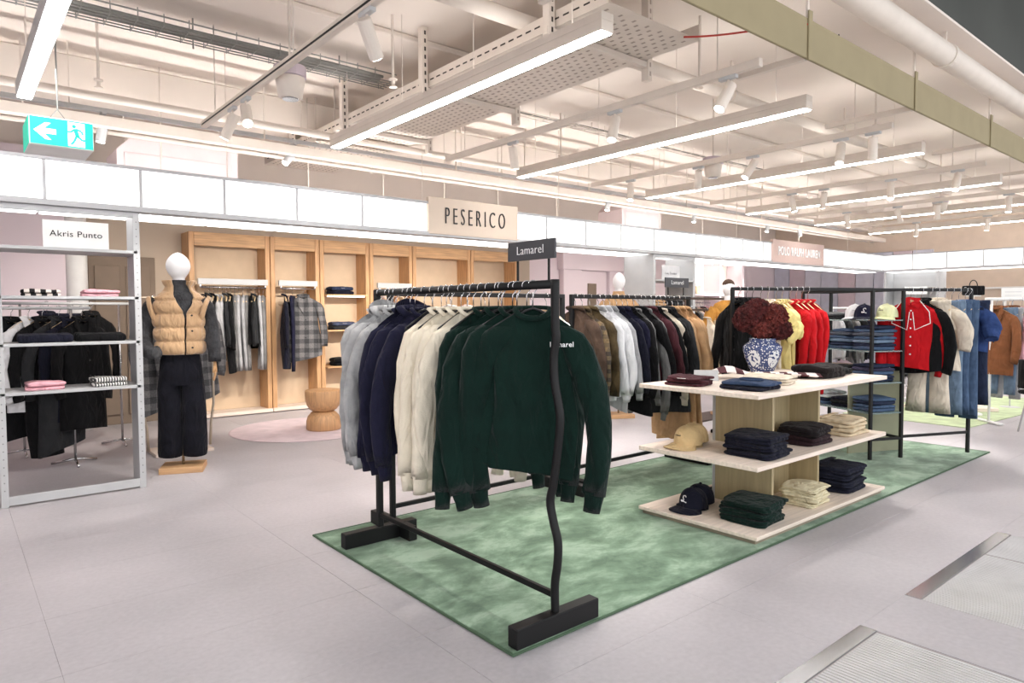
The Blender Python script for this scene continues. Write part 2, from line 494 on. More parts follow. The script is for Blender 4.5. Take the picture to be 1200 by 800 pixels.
for y in (-0.06, 0.0, 0.06):
    MB().tube([(3.45, y, 0), (9.5, y, 0)], 0.005, 6).build('rail_wire', CREAM_METAL, t)
mb = MB()
for x in np.arange(3.5, 9.5, 0.2):
    mb.tube([(x, -0.07, 0.06), (x, -0.07, 0), (x, 0.07, 0), (x, 0.07, 0.06)], 0.004, 5)
stuff(mb.build('cross_wires', CREAM_METAL, t))
MB().tube([(x, 0.02 * math.sin(2 * x), 0.02) for x in np.arange(3.5, 9.5, 0.25)], 0.012, 6).build('cable', CABLE, t)

# perforated tray running with the first long light
t = thing('perforated_cable_tray', 'wide perforated cream cable tray above the second long ceiling light', 'cable tray', (3.3, 0, 3.06))
TW = 0.42
MB().box(-TW, TW, 2.6, 7.9, 0, 0.004).build('tray_base', CREAM_METAL, t)
for s in (-1, 1):
    MB().box(s * TW - 0.003, s * TW + 0.003, 2.6, 7.9, 0, 0.1).build('side_rail', CREAM_METAL, t)
mb = MB()
for y in np.arange(2.66, 7.8, 0.085):
    mb.box(-TW - 0.0045, -TW - 0.003, y, y + 0.05, 0.045, 0.055)
stuff(mb.build('slot_holes', DARK_SLOT, t))
mb = MB()
for y in np.arange(2.66, 7.8, 0.07):
    for k in range(13):
        x = -0.37 + 0.06 * k
        yo = 0.035 if k % 2 else 0
        mb.box(x, x + 0.016, y + yo, y + yo + 0.03, -0.0012, -0.0002)
stuff(mb.build('base_holes', PALE_SLOT, t))
for s in (-1, 1):
    for y in (3.05, 4.45, 5.8, 7.0):
        MB().bevbox(s * (TW + 0.04) - 0.025, s * (TW + 0.04) + 0.025, y - 0.03, y + 0.03, -0.13, 0.44, 0.003).build('post', CREAM_METAL, t)
        mb = MB()
        for z in np.arange(-0.1, 0.4, 0.06):
            mb.box(s * (TW + 0.04) - 0.007, s * (TW + 0.04) + 0.007, y - 0.0315, y - 0.0305, z, z + 0.03)
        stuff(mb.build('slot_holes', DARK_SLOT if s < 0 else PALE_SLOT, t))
for y in (3.05, 4.45, 5.8, 7.0):
    MB().bevbox(-TW - 0.07, TW + 0.07, y - 0.02, y + 0.02, -0.045, -0.005, 0.003).build('arm', CREAM_METAL, t)
c = MB().tube([(3.55 + 0.02 * math.sin(y * 5) + (2.6 - y) * 0.9, y, 3.05 + 0.015 * math.sin(y * 7)) for y in np.arange(2.05, 2.64, 0.05)], 0.006, 6).build('red_cable', mat('red_cable', rgb(190, 60, 50)))
tag(c, 'thin red cable hanging off the end of the perforated tray', 'cable')
c = MB().tube([(5.25, 2.5, 3.45), (5.22, 2.48, 3.3), (5.27, 2.45, 3.24), (5.31, 2.43, 3.25)], 0.006, 6).tube([(5.3, 2.45, 3.45), (5.29, 2.44, 3.34), (5.32, 2.43, 3.27)], 0.006, 6).build('loose_cable', BLACK)
tag(c, 'loose black cable ends dangling from the ceiling near the box beam', 'cable')

# pink duct boxes above the lightbox row
PINKBOX = mat('duct_pink', rgb(224, 208, 208), rough=0.7, var=0.015)
def duct(x0, x1, y0, y1, z0, z1, label):
    t = thing('ceiling_unit', label, 'ventilation unit', ((x0 + x1) / 2, (y0 + y1) / 2, z0))
    w, dd, h = (x1 - x0) / 2, (y1 - y0) / 2, z1 - z0
    mb = MB()
    pr = [(-w, 0), (w, 0), (w, h), (-w + 0.12, h), (-w, h - 0.12)]
    n = len(pr)
    vs = [(a, -dd, z) for a, z in pr] + [(a, dd, z) for a, z in pr]
    mb.add(vs, [tuple(range(n)), tuple(range(2 * n - 1, n - 1, -1))] + [(i, i + n, (i + 1) % n + n, (i + 1) % n) for i in range(n)])
    mb.build('casing', PINKBOX, t)
    MB().bevbox(-w + 0.06, w - 0.06, -dd - 0.012, -dd + 0.002, 0.05, h - 0.14, 0.003).build('access_panel', PINKBOX, t)
    for s in (-1, 1):
        MB().tube([(s * w * 0.8, 0, h - 0.02), (s * w * 0.8, 0, 3.5 - z0)], 0.006, 6).build('hanger_rod', CREAM_METAL, t)
duct(1.22, 2.28, 7.0, 7.5, 2.55, 2.95, 'pale pink ventilation unit above the lightboxes beside the exit sign')
duct(8.05, 9.0, 7.0, 7.5, 2.6, 3.04, 'pale pink ventilation unit above the lightboxes right of the shop sign')

# ================================================================== lightbox fascia
def fascia(edges, sign, label, loc, rotz, z0=2.14, z1=2.45, soff=0.42):
    t = thing('lightbox_fascia', label, 'lightbox', loc, rotz)
    x0, x1 = edges[0], edges[-1]
    MB().bevbox(x0, x1, -0.02, 0.1, z1 - 0.012, z1 + 0.012, 0.002).build('top_profile', FRAME_GREY, t)
    MB().bevbox(x0, x1, -0.025, 0.1, z0 - 0.02, z0 + 0.02, 0.002).build('bottom_profile', FRAME_GREY, t)
    MB().box(x0, x1, 0.09, 0.1, z0 + 0.02, z1).build('added_back_glow', PANEL, t)  # unseen glowing back, added to brighten the shop interior
    for i in range(len(edges) - 1):
        a, b_ = edges[i], edges[i + 1]
        if (a, b_) not in sign:
            MB().box(a + 0.01, b_ - 0.01, -0.004, 0.02, z0 + 0.02, z1 - 0.012).build('light_panel', PANEL, t)
            MB().box(a - 0.01, a + 0.01, -0.012, 0.02, z0 + 0.02, z1 - 0.012).build('divider', FRAME_GREY, t)
        MB().box(a + 0.012, b_ - 0.012, 0.12, 0.12 + soff, z0 - 0.024, z0 - 0.01).build('soffit_panel', SOFFIT, t)
    MB().box(x0, x1, 0.1, 0.16 + soff, z0 - 0.009, z0 + 0.02).build('soffit_tray', WHITE_METAL, t)
    MB().box(x0 + 0.1, x1 - 0.1, 0.2, 0.26, z0 + 0.021, z0 + 0.03).build('added_fill_strip', REAR_FILL, t)  # unseen strip added to brighten the upper wall and ceiling
    for x in np.arange(x0 + 0.6, x1, 1.9):
        MB().tube([(x, 0.05, z1), (x, 0.05, 3.497)], 0.004, 5).build('suspension_wire', CREAM_METAL, t)
    return t
edges = [-0.67, -0.05, 0.56, 1.17, 1.785, 2.40, 3.03, 3.75, 4.93, 5.38, 6.03, 6.68, 7.35, 8.3, 8.91, 9.51, 10.11, 10.36, 12.12, 12.73, 13.35, 13.98, 14.72]
FAS = fascia(edges, {(3.75, 4.93), (10.36, 12.12)}, 'long row of glowing white lightboxes above the shop units', (0, 5.832, 0), 0)
we = [0.0] + [0.55 + 0.6 * k for k in range(0, 12)]
fascia(we, set(), 'row of glowing lightboxes turning toward the camera at far right', (14.73, 5.832, 0), -PI / 2)
SIGN_BEIGE = mat('sign_beige', rgb(206, 190, 174), rough=0.7, var=0.01)
SIGN_ROSE = mat('sign_rose', rgb(196, 172, 164), rough=0.7, var=0.01)
INK = mat('sign_ink', rgb(24, 24, 26), rough=0.5)
WHITE_INK = mat('sign_white', rgb(252, 250, 250), rough=0.5)
def shop_sign(x0, x1, body, ink, panel, size, sx, sp, label, bold=0.0):
    t = thing('shop_sign', label, 'sign', ((x0 + x1) / 2, 5.80, 2.14))
    w = (x1 - x0) / 2
    sb = MB().bevbox(-w, w, 0, 0.05, 0.0, 0.37, 0.003).build('sign_board', panel, t)
    text(body, 'lettering', ink, sb, size, (0, -0.006, 0.185), (PI / 2, 0, 0), sx, sp, 0.012, offset=bold)
    return t
shop_sign(3.755, 4.925, 'PESERICO', INK, SIGN_BEIGE, 0.245, 0.5, 1.62, 'beige fascia sign reading PESERICO in tall thin black letters', -0.004)
shop_sign(10.365, 12.115, 'POLO RALPH LAUREN', WHITE_INK, SIGN_ROSE, 0.2, 0.62, 1.2, 'rosy beige fascia sign reading POLO RALPH LAUREN in white letters', 0.002)

# ================================================================== luminaires
def linear_light(x, y0, y1, label, z=2.75):
    t = thing('linear_light', label, 'ceiling light', (x, (y0 + y1) / 2, z), group=None)
    L = (y1 - y0) / 2
    hs = MB().bevbox(-0.045, 0.045, -L, L, 0.006, 0.06, 0.002).box(-0.045, -0.041, -L, L, 0.06, 0.1).box(0.041, 0.045, -L, L, 0.06, 0.1).box(-0.041, 0.041, -L, -L + 0.004, 0.06, 0.1).box(-0.041, 0.041, L - 0.004, L, 0.06, 0.1).build('housing', WHITE_METAL if x < 1 else CREAM_METAL, t)
    MB().box(-0.036, 0.036, -L + 0.01, L - 0.01, 0.0, 0.0055).build('diffuser', LED, hs)
    MB().box(-0.036, 0.036, -L + 0.01, L - 0.01, 0.0605, 0.066).build('added_upfill', UPFILL, hs)  # glow added inside the housing trough to brighten the ceiling
    for s in (-1, -0.33, 0.33, 1):
        MB().tube([(0, s * (L - 0.25), 0.1), (0, s * (L - 0.25), 3.5 - z)], 0.0028, 5).build('suspension_wire', CREAM_METAL, t)
LBL = ['leftmost long linear ceiling light, above the green exit sign', 'long linear ceiling light passing in front of the perforated tray', 'third long linear ceiling light from the left', 'fourth long linear ceiling light from the left', 'fifth long linear ceiling light from the left', 'sixth linear ceiling light, far right under the ceiling', 'farthest linear ceiling light before the right wing']
for k, x in enumerate((0.435, 2.6, 4.68, 6.78, 9.05, 11.13, 13.2)):
    linear_light(x, 2.36, 5.48, LBL[k])

def track(x, y0, y1, label, z=2.8):
    t = thing('lighting_track', label, 'light track', (x, (y0 + y1) / 2, z))
    L = (y1 - y0) / 2
    MB().bevbox(-0.02, 0.02, -L, L, 0, 0.05, 0.002).build('rail', CREAM_METAL, t)
    if x < 2: MB().box(-0.0215, -0.0198, -L + 0.02, L - 0.02, 0.014, 0.026).build('contact_slot', BLACK, t)
    n = max(2, int((y1 - y0) / 1.2))
    for k in range(n):
        yy = -L + 0.3 + (2 * L - 0.6) * k / (n - 1)
        MB().tube([(0, yy, 0.034), (0, yy, 3.5 - z)], 0.004, 5).bevbox(-0.015, 0.015, yy - 0.025, yy + 0.025, 0.034, 0.05, 0.002).build('hanger_rod', CREAM_METAL, t)
TL = ['spotlight track at left with a black slot', 'second spotlight track from the left', 'third spotlight track from the left', 'fourth spotlight track from the left', 'fifth spotlight track from the left', 'farthest spotlight track, near the right wing']
for k, (x, y0, y1) in enumerate([(1.6, 0.6, 5.69), (3.77, 2.2, 5.5), (5.87, 2.27, 5.57), (8.12, 2.25, 5.47), (10.3, 2.3, 5.5), (12.4, 2.3, 5.5)]):
    track(x, y0, y1, TL[k])
tt = thing('lighting_track', 'long spotlight track running along behind the lightbox row', 'light track', (0, 6.42, 2.98))
MB().bevbox(0.3, 14.5, -0.018, 0.018, 0, 0.034, 0.002).build('rail', WHITE_METAL, tt)
for x in np.arange(0.8, 14.5, 1.9):
    MB().tube([(x, 0, 0.034), (x, 0, 0.52)], 0.004, 5).build('hanger_rod', CREAM_METAL, tt)

def spot(x, y, d, label, lit=True, z=2.8, lamp=0.0, mtl=None, size=0.9, L=0.19, r=0.036):
    t = thing('track_spotlight', label, 'spotlight', (x, y, z))
    m = mtl or CREAM_METAL
    MB().bevbox(-0.017, 0.017, -0.06, 0.06, -0.022, 0.0, 0.002).build('adapter', WHITE_METAL, t)
    MB().tube([(0, 0, -0.02), (0, 0, -0.075)], 0.008, 8).build('stem', m, t)
    d = Vector(d).normalized()
    c = Vector((0, 0, -0.09)) - d * 0.05
    a, e = c, c + d * L
    br = MB().tube([a, a + d * 0.004, e - d * 0.004, e], [r * 0.92, r, r, r * 0.95], 16).build('barrel', m, t, smooth=False)
    MB().tube([e + d * 0.0005, e + d * 0.002], r * 0.84, 16).build('lens', LENS if lit else WHITE_METAL, br)
    if lamp:
        ld = bpy.data.lights.new('spot_lamp', 'SPOT')
        ld.energy = lamp; ld.spot_size = size; ld.spot_blend = 0.45; ld.shadow_soft_size = 0.03
        ld.color = (1.0, 0.955, 0.9)
        lo = bpy.data.objects.new('spot_lamp', ld); COL.objects.link(lo)
        lo.parent = t
        lo.location = e + d * 0.012
        lo.rotation_euler = d.to_track_quat('-Z', 'Y').to_euler()
SP = [
 (1.6, 3.0, (0.55, 0.35, -0.75), 'large spotlight at top centre on the left track', True, 70),
 (1.6, 4.72, (-0.15, -0.65, -0.75), 'right of two lit spotlights paired at left track end', True, 0),
 (1.6, 5.0, (-0.3, 0.35, -0.85), 'left of two lit spotlights paired at left track end', True, 60),
 (3.77, 4.5, (0.25, 0.1, -0.95), 'spotlight left on the second track', True, 60),
 (3.77, 3.35, (-0.35, -0.1, -0.9), 'spotlight in the middle of the second track', True, 60),
 (3.77, 2.42, (-0.5, 0.12, -0.85), 'bright spotlight at the right end of the second track', True, 40),
 (5.87, 4.98, (-0.2, -0.1, -0.95), 'spotlight at the left end of the third track', True, 50),
 (5.87, 4.1, (0.35, 0.3, -0.85), 'unlit spotlight left of centre on the third track', False, 0),
 (5.87, 3.5, (-0.5, 0.25, -0.8), 'lit spotlight right of centre on the third track', True, 50),
 (5.87, 2.68, (-0.4, -0.1, -0.9), 'bright spotlight near right end of the third track', True, 60),
 (5.87, 2.42, (0.2, 0.1, -0.95), 'unlit spotlight at right end of the third track', False, 0),
 (8.12, 4.3, (0.1, -0.2, -0.95), 'spotlight left on the fourth track', True, 0),
 (8.12, 3.9, (0.25, 0.2, -0.9), 'spotlight left of centre on the fourth track', True, 50),
 (8.12, 3.15, (-0.3, -0.1, -0.9), 'bright spotlight right of centre on the fourth track', True, 60),
 (8.12, 2.5, (-0.45, 0.0, -0.85), 'bright spotlight at right end of the fourth track', True, 60),
 (10.3, 4.6, (0.3, 0.0, -0.9), 'spotlight at left of the fifth track', True, 0),
 (10.3, 3.9, (0.3, -0.2, -0.9), 'spotlight at centre of the fifth track', False, 0),
 (10.3, 3.4, (0.25, 0.1, -0.9), 'spotlight right of centre on the fifth track', False, 50),
 (10.3, 2.6, (-0.1, 0.0, -1), 'spotlight at right end of the fifth track', True, 0),
 (12.4, 4.4, (0.2, 0.1, -1), 'spotlight left on the farthest track', True, 0),
 (12.4, 3.4, (0.2, 0.1, -1), 'spotlight middle of the farthest track', True, 50),
 (12.4, 2.7, (-0.3, 0.1, -1), 'spotlight right on the farthest track', True, 0),
]
for x, y, d_, lb, lit, w in SP:
    spot(x, y, d_, lb, lit, lamp=w)
BS = [(1.03, (-0.15, 0.1, -0.95), 'white spotlight hanging just right of the exit sign'), (2.62, (-0.6, -0.1, -0.75), 'white spotlight above second lightbox left of the first long light'),
      (7.1, (-0.2, 0.0, -0.95), 'white spotlight in front of the right pink ventilation unit'), (9.1, (-0.15, 0, -0.95), 'white spotlight above the lightboxes left of the rose sign'),
      (11.3, (-0.3, 0, -0.9), 'white spotlight above the rose sign, left one'), (12.4, (0.4, 0, -0.9), 'white spotlight above the rose sign, right one')]
for x, d_, lb in BS:
    spot(x, 6.42, d_, lb, True, z=2.98, mtl=WHITE_METAL, L=0.2, lamp=0)
# ceiling speakers
LILAC = mat('speaker_lilac', rgb(196, 182, 190), rough=0.7)
for x, y, z, lb in [(1.72, 4.25, 2.83, 'round pendant speaker beside the left spotlight track'), (6.05, 4.05, 2.83, 'round pendant speaker beside the third spotlight track'), (10.7, 3.5, 2.83, 'round pendant speaker far right under the ceiling')]:
    t = thing('pendant_speaker', lb, 'speaker', (x, y, z)); t.scale = (1.28, 1.28, 1.28)
    MB().lathe([(0.06, 0.0), (0.078, 0.005), (0.078, 0.055), (0.06, 0.062)], 20).build('collar', LILAC, t)
    MB().lathe([(0.035, -0.1), (0.058, -0.092), (0.072, 0.0), (0.072, 0.001)], 20).build('shell', CREAM_METAL, t, smooth=True)
    MB().lathe([(0.038, -0.103), (0.04, -0.099), (0.03, -0.096)], 16).build('grille', STEEL, t)
    MB().tube([(0, 0, 0.06), (0, 0, (3.5 - z) / 1.28)], 0.006, 6).build('stem', CREAM_METAL, t)
# sprinkler heads
for k, (x, y, lb) in enumerate([(2.55, 4.4, 'left of the first perforated tray'), (4.3, 3.0, 'right of the perforated tray'), (6.6, 2.7, 'near the third track end'), (5.2, 5.4, 'behind the third long light'), (0.9, 5.75, 'above the exit sign')]):
    t = thing('ceiling_sprinkler', 'small ceiling sprinkler head ' + lb, 'sprinkler', (x, y, 3.0))
    MB().tube([(0, 0, 0.03), (0, 0, 0.5)], 0.01, 8).build('drop_pipe', CREAM_METAL, t)
    MB().lathe([(0.004, -0.02), (0.03, -0.018), (0.03, -0.014), (0.012, 0.0), (0.014, 0.03), (0.03, 0.035), (0.03, 0.045), (0.01, 0.05)], 12).build('nozzle', CREAM_METAL, t)

# ================================================================== exit sign
GREEN_EXIT = glow('exit_green', lin((0.0, 0.86, 0.72)) + (1,), 0.42)
EXIT_WHITE = glow('exit_white', (1, 1, 1, 1), 0.8)
t = thing('exit_sign', 'green running man exit sign box hanging at top left', 'sign', (0.527, 4.70, 2.355), rotz=0.0); t.scale = (0.92, 0.92, 0.95)
W_, D_, H_ = 0.165, 0.17, 0.083
MB().bevbox(-W_, W_, -D_, D_, -H_, H_, 0.004).build('housing', WHITE_PAINT, t)
MB().box(-W_ + 0.006, W_ - 0.004, -D_ - 0.003, -D_, -H_ + 0.006, H_ - 0.006).build('front_face', GREEN_EXIT, t, label='green glowing front face')
MB().box(-W_ - 0.003, -W_, -D_ + 0.006, D_ - 0.006, -H_ + 0.006, H_ - 0.006).build('side_face', GREEN_EXIT, t, label='green glowing end face')
MB().bevbox(-0.09, 0.09, -0.03, 0.03, H_, H_ + 0.025, 0.003).build('mount', WHITE_METAL, t)
for s in (-1, 1):
    MB().tube([(0.05 * s, 0, H_ + 0.025), (0.0, 0, H_ + 0.09)], 0.0025, 5).build('suspension_wire', WIRE, t)
MB().tube([(0, 0, H_ + 0.09), (0, 0, (3.5 - 2.355) / 0.95)], 0.005, 6).build('hanger_rod', WIRE, t)
yf = -D_ - 0.0045
def flat(mb, pts, y=yf, th=0.0015):
    n = len(pts)
    mb.add([(a, y, c) for a, c in pts] + [(a, y + th, c) for a, c in pts], [tuple(range(n)), tuple(range(2 * n - 1, n - 1, -1))] + [(i, (i + 1) % n, (i + 1) % n + n, i + n) for i in range(n)])
    return mb
ar = [(-0.142, 0.0), (-0.085, 0.048), (-0.055, 0.048), (-0.09, 0.015), (-0.03, 0.015), (-0.03, -0.015), (-0.09, -0.015), (-0.055, -0.048), (-0.085, -0.048)]
flat(MB(), ar).build('arrow', EXIT_WHITE, t)
flat(MB(), [(0.035, -0.068), (0.06, -0.068), (0.06, 0.068), (0.035, 0.068)][::-1] if False else [(0.03, -0.07), (0.118, -0.07), (0.118, 0.07), (0.03, 0.07)]).build('doorway', EXIT_WHITE, t)
y2 = yf - 0.0012
mm = MB()
mm.add([(0.062 + 0.011 * math.cos(a), y2, 0.047 + 0.011 * math.sin(a)) for a in np.linspace(0, 2 * PI, 12, endpoint=False)], [tuple(range(12))])
def limb(p, q, w):
    p, q = Vector((p[0], 0, p[1])), Vector((q[0], 0, q[1]))
    dd = (q - p).normalized(); nn = Vector((-dd.z, 0, dd.x)) * w
    mm.add([(v.x, y2, v.z) for v in (p + nn, q + nn, q - nn, p - nn)], [(0, 1, 2, 3)])
limb((0.068, 0.034), (0.08, -0.012), 0.011)
limb((0.078, -0.008), (0.105, -0.03), 0.006); limb((0.105, -0.03), (0.13, -0.03), 0.006)
limb((0.074, -0.01), (0.062, -0.04), 0.006); limb((0.062, -0.04), (0.045, -0.06), 0.006)
limb((0.064, 0.03), (0.045, 0.012), 0.005); limb((0.045, 0.012), (0.03, 0.012), 0.005)
limb((0.075, 0.032), (0.1, 0.022), 0.005); limb((0.1, 0.022), (0.108, 0.004), 0.005)
mm.build('running_figure', GREEN_EXIT, t)

for k, x in enumerate((1.5, 2.85, 3.7, 4.5, 5.3, 6.3, 9.6, 11.4, 12.8)):
    t = thing('downlight', ORD[k] + ' small white downlight from the left, behind the lightbox soffit', 'spotlight', (x, 6.62, 2.3))
    MB().tube([(0, 0, 0), (0, 0, 1.2)], 0.006, 6).build('stem', CREAM_METAL, t)
    d_ = Vector((0.05, 0.85, -0.6)).normalized()
    MB().tube([Vector((0, 0, 0)) - d_ * 0.05, d_ * 0.08], 0.032, 14).build('barrel', WHITE_METAL, t)
    MB().tube([d_ * 0.0805, d_ * 0.083], 0.027, 14).build('lens', LENS, t)
    ld = bpy.data.lights.new('spot_lamp', 'SPOT'); ld.energy = 75; ld.spot_size = 1.5; ld.spot_blend = 0.6; ld.shadow_soft_size = 0.03; ld.color = (1, 0.93, 0.85)
    lo = bpy.data.objects.new('spot_lamp', ld); COL.objects.link(lo); lo.parent = t
    lo.location = d_ * 0.095; lo.rotation_euler = d_.to_track_quat('-Z', 'Y').to_euler()

# ================================================================== garments
def sm(t):
    t = np.clip(t, 0, 1); return t * t * (3 - 2 * t)
def body_mesh(W, L, D, rs, hemw=1.0, neck=0.075, drop=0.05, zn=0.088, slope=0.1, nu=36, nv=18, wav=0.012, chest=0.93, d0=0.014):
    """closed hanging torso tube; returns grid"""
    th = np.linspace(0, 2 * PI, nu, endpoint=False)
    cx = np.sign(np.cos(th)) * np.abs(np.cos(th)) ** 0.75
    sy = np.sign(np.sin(th)) * np.abs(np.sin(th)) ** 0.8
    ph = rs.uniform(0, 6.28, 6)
    k1, k2 = rs.uniform(9, 13), rs.uniform(16, 24)
    P = np.zeros((nv, nu, 3))
    for i, t in enumerate(np.linspace(0, 1, nv) ** 1.15):
        w = W * (1 + (chest - 1) * sm(t / 0.3)) * (1 + (hemw - 1) * sm((t - 0.25) / 0.75))
        d = d0 + (D - d0) * sm(t / 0.3)
        x = w * cx
        zt = -zn - slope * (np.abs(cx)) ** 1.3
        front = (sy < 0)
        nk = np.clip(1 - (x / neck) ** 2, 0, 1)
        zt = zt - np.where(front, drop, 0.012) * nk
        z = zt * (1 - t) + (-zn - L) * t
        a = wav * sm(t * 1.2)
        y = d * sy * (1 + 0.0 * x)
        y = y + a * np.sin(k1 * x + ph[0] + 2.0 * t) + 0.6 * a * np.sin(k2 * x * np.where(front, 1, 0.8) + ph[1] - t * 3) + 0.4 * a * np.sin(5 * t + ph[2] + 6 * x)
        x = x + 0.5 * a * np.sin(7 * t + ph[3])
        z = z + (0.008 * np.sin(9 * x + ph[4]) + 0.05 * np.sin(ph[5]) * x / W) * t
        P[i, :, 0], P[i, :, 1], P[i, :, 2] = x, y, z
    return P
def sleeve_pts(sgn, W, sl, sr, rs, zn=0.088, slope=0.1, out=0.04):
    zs = -zn - slope
    fy = rs.uniform(-0.06, 0.015)
    o = out * rs.uniform(0.6, 1.2)
    k = rs.uniform(-0.3, 1.0)
    pts = [(sgn * (W - 0.10), 0, zs - 0.002 - sr * 0.55 + 0.03), (sgn * (W - 0.05), 0.0, zs - sr * 0.72 + 0.012), (sgn * (W - 0.012), 0, zs - sr * 0.95), (sgn * (W + 0.012), fy * .2, zs - sr * 1.7)]
    n = 8
    z0 = zs - sr * 1.7
    for i in range(1, n + 1):
        t = i / n
        bend = math.sin(t * PI) * 0.045 * k
        pts.append((sgn * (W + 0.012 + o * t ** 0.8 + bend - 0.02 * t ** 3), fy * (0.2 + 1.5 * t) + 0.007 * math.sin(5 * t + rs.uniform(0, 3)), z0 - (sl - sr * 1.7) * t))
    rad = [sr * 0.62, sr * 0.9, sr * 1.02, sr * 1.05] + [sr * (1.03 - 0.27 * (i / n)) * (1 + rs.uniform(-0.08, 0.08)) for i in range(1, n + 1)]
    return pts, rad
def tube_folds(mb, pts, rads, rs, n=14, flat=0.5, amp=0.10):
    """flattened sleeve tube, wide in the garment depth... x axis narrow"""
    pts = [Vector(p) for p in pts]
    G = []
    ph = rs.uniform(0, 6.28, 4)
    for i, p in enumerate(pts):
        dd = (pts[min(i + 1, len(pts) - 1)] - pts[max(i - 1, 0)]).normalized()
        a = Vector((1, 0, 0)); a = (a - dd * a.dot(dd)).normalized()
        b_ = dd.cross(a)
        t = i / (len(pts) - 1)
        row = []
        for k in range(n):
            th = 2 * PI * k / n
            r = rads[i] * (1 + amp * math.sin(3 * th + ph[0] + 4 * t) * t ** 0.5 + amp * 0.8 * math.sin(2 * th + 9 * t + ph[1]))
            row.append(tuple(p + a * (r * math.cos(th) * 1.0) + b_ * (r * math.sin(th) * flat)))
        G.append(row)
    mb.grid(G, closed_u=True)
    # cap slightly inside the cuff
    b0 = len(mb.v) - n
    c = sum((Vector(mb.v[b0 + k]) for k in range(n)), Vector()) / n
    ins = [tuple(c + (Vector(mb.v[b0 + k]) - c) * 0.86 - Vector((0, 0, -0.012))) for k in range(n)]
    bi = len(mb.v); mb.v.extend(ins)
    for k in range(n):
        mb.f.append((b0 + k, b0 + (k + 1) % n, bi + (k + 1) % n, bi + k))
    mb.f.append(tuple(bi + k for k in range(n)))
    return mb
def band(P, extra, inset=0.0, drop=0.0):
    """ring band continuing the last row of grid P downward"""
    last = P[-1]; c = last.mean(axis=0)
    rows = []
    for t, s in ((0.0, 1.02), (0.15, 0.985 - inset), (0.9, 0.95 - inset), (1.0, 0.93 - inset)):
        q = c + (last - c) * np.array([s, s, 1.0]); q = q.copy(); q[:, 2] -= extra * t - 0.004
        rows.append(q)
    q = c + (last - c) * np.array([0.88, 0.6, 1.0]); q[:, 2] -= extra * 0.9; rows.append(q)
    return rows
RIB_CACHE = {}
def collar_ring(r, zc, h, rs, y0=0.0, tilt=0.5, thick=0.009, n=22):
    pts = []
    for k in range(n + 1):
        a = 2 * PI * k / n
        pts.append((r * math.cos(a), y0 + r * 0.42 * math.sin(a), zc + (h * math.sin(a) if math.sin(a) < 0 else 0.006 * math.sin(a))))
    return MB().tube(pts, thick, 7, flat=1.5, cap=False)

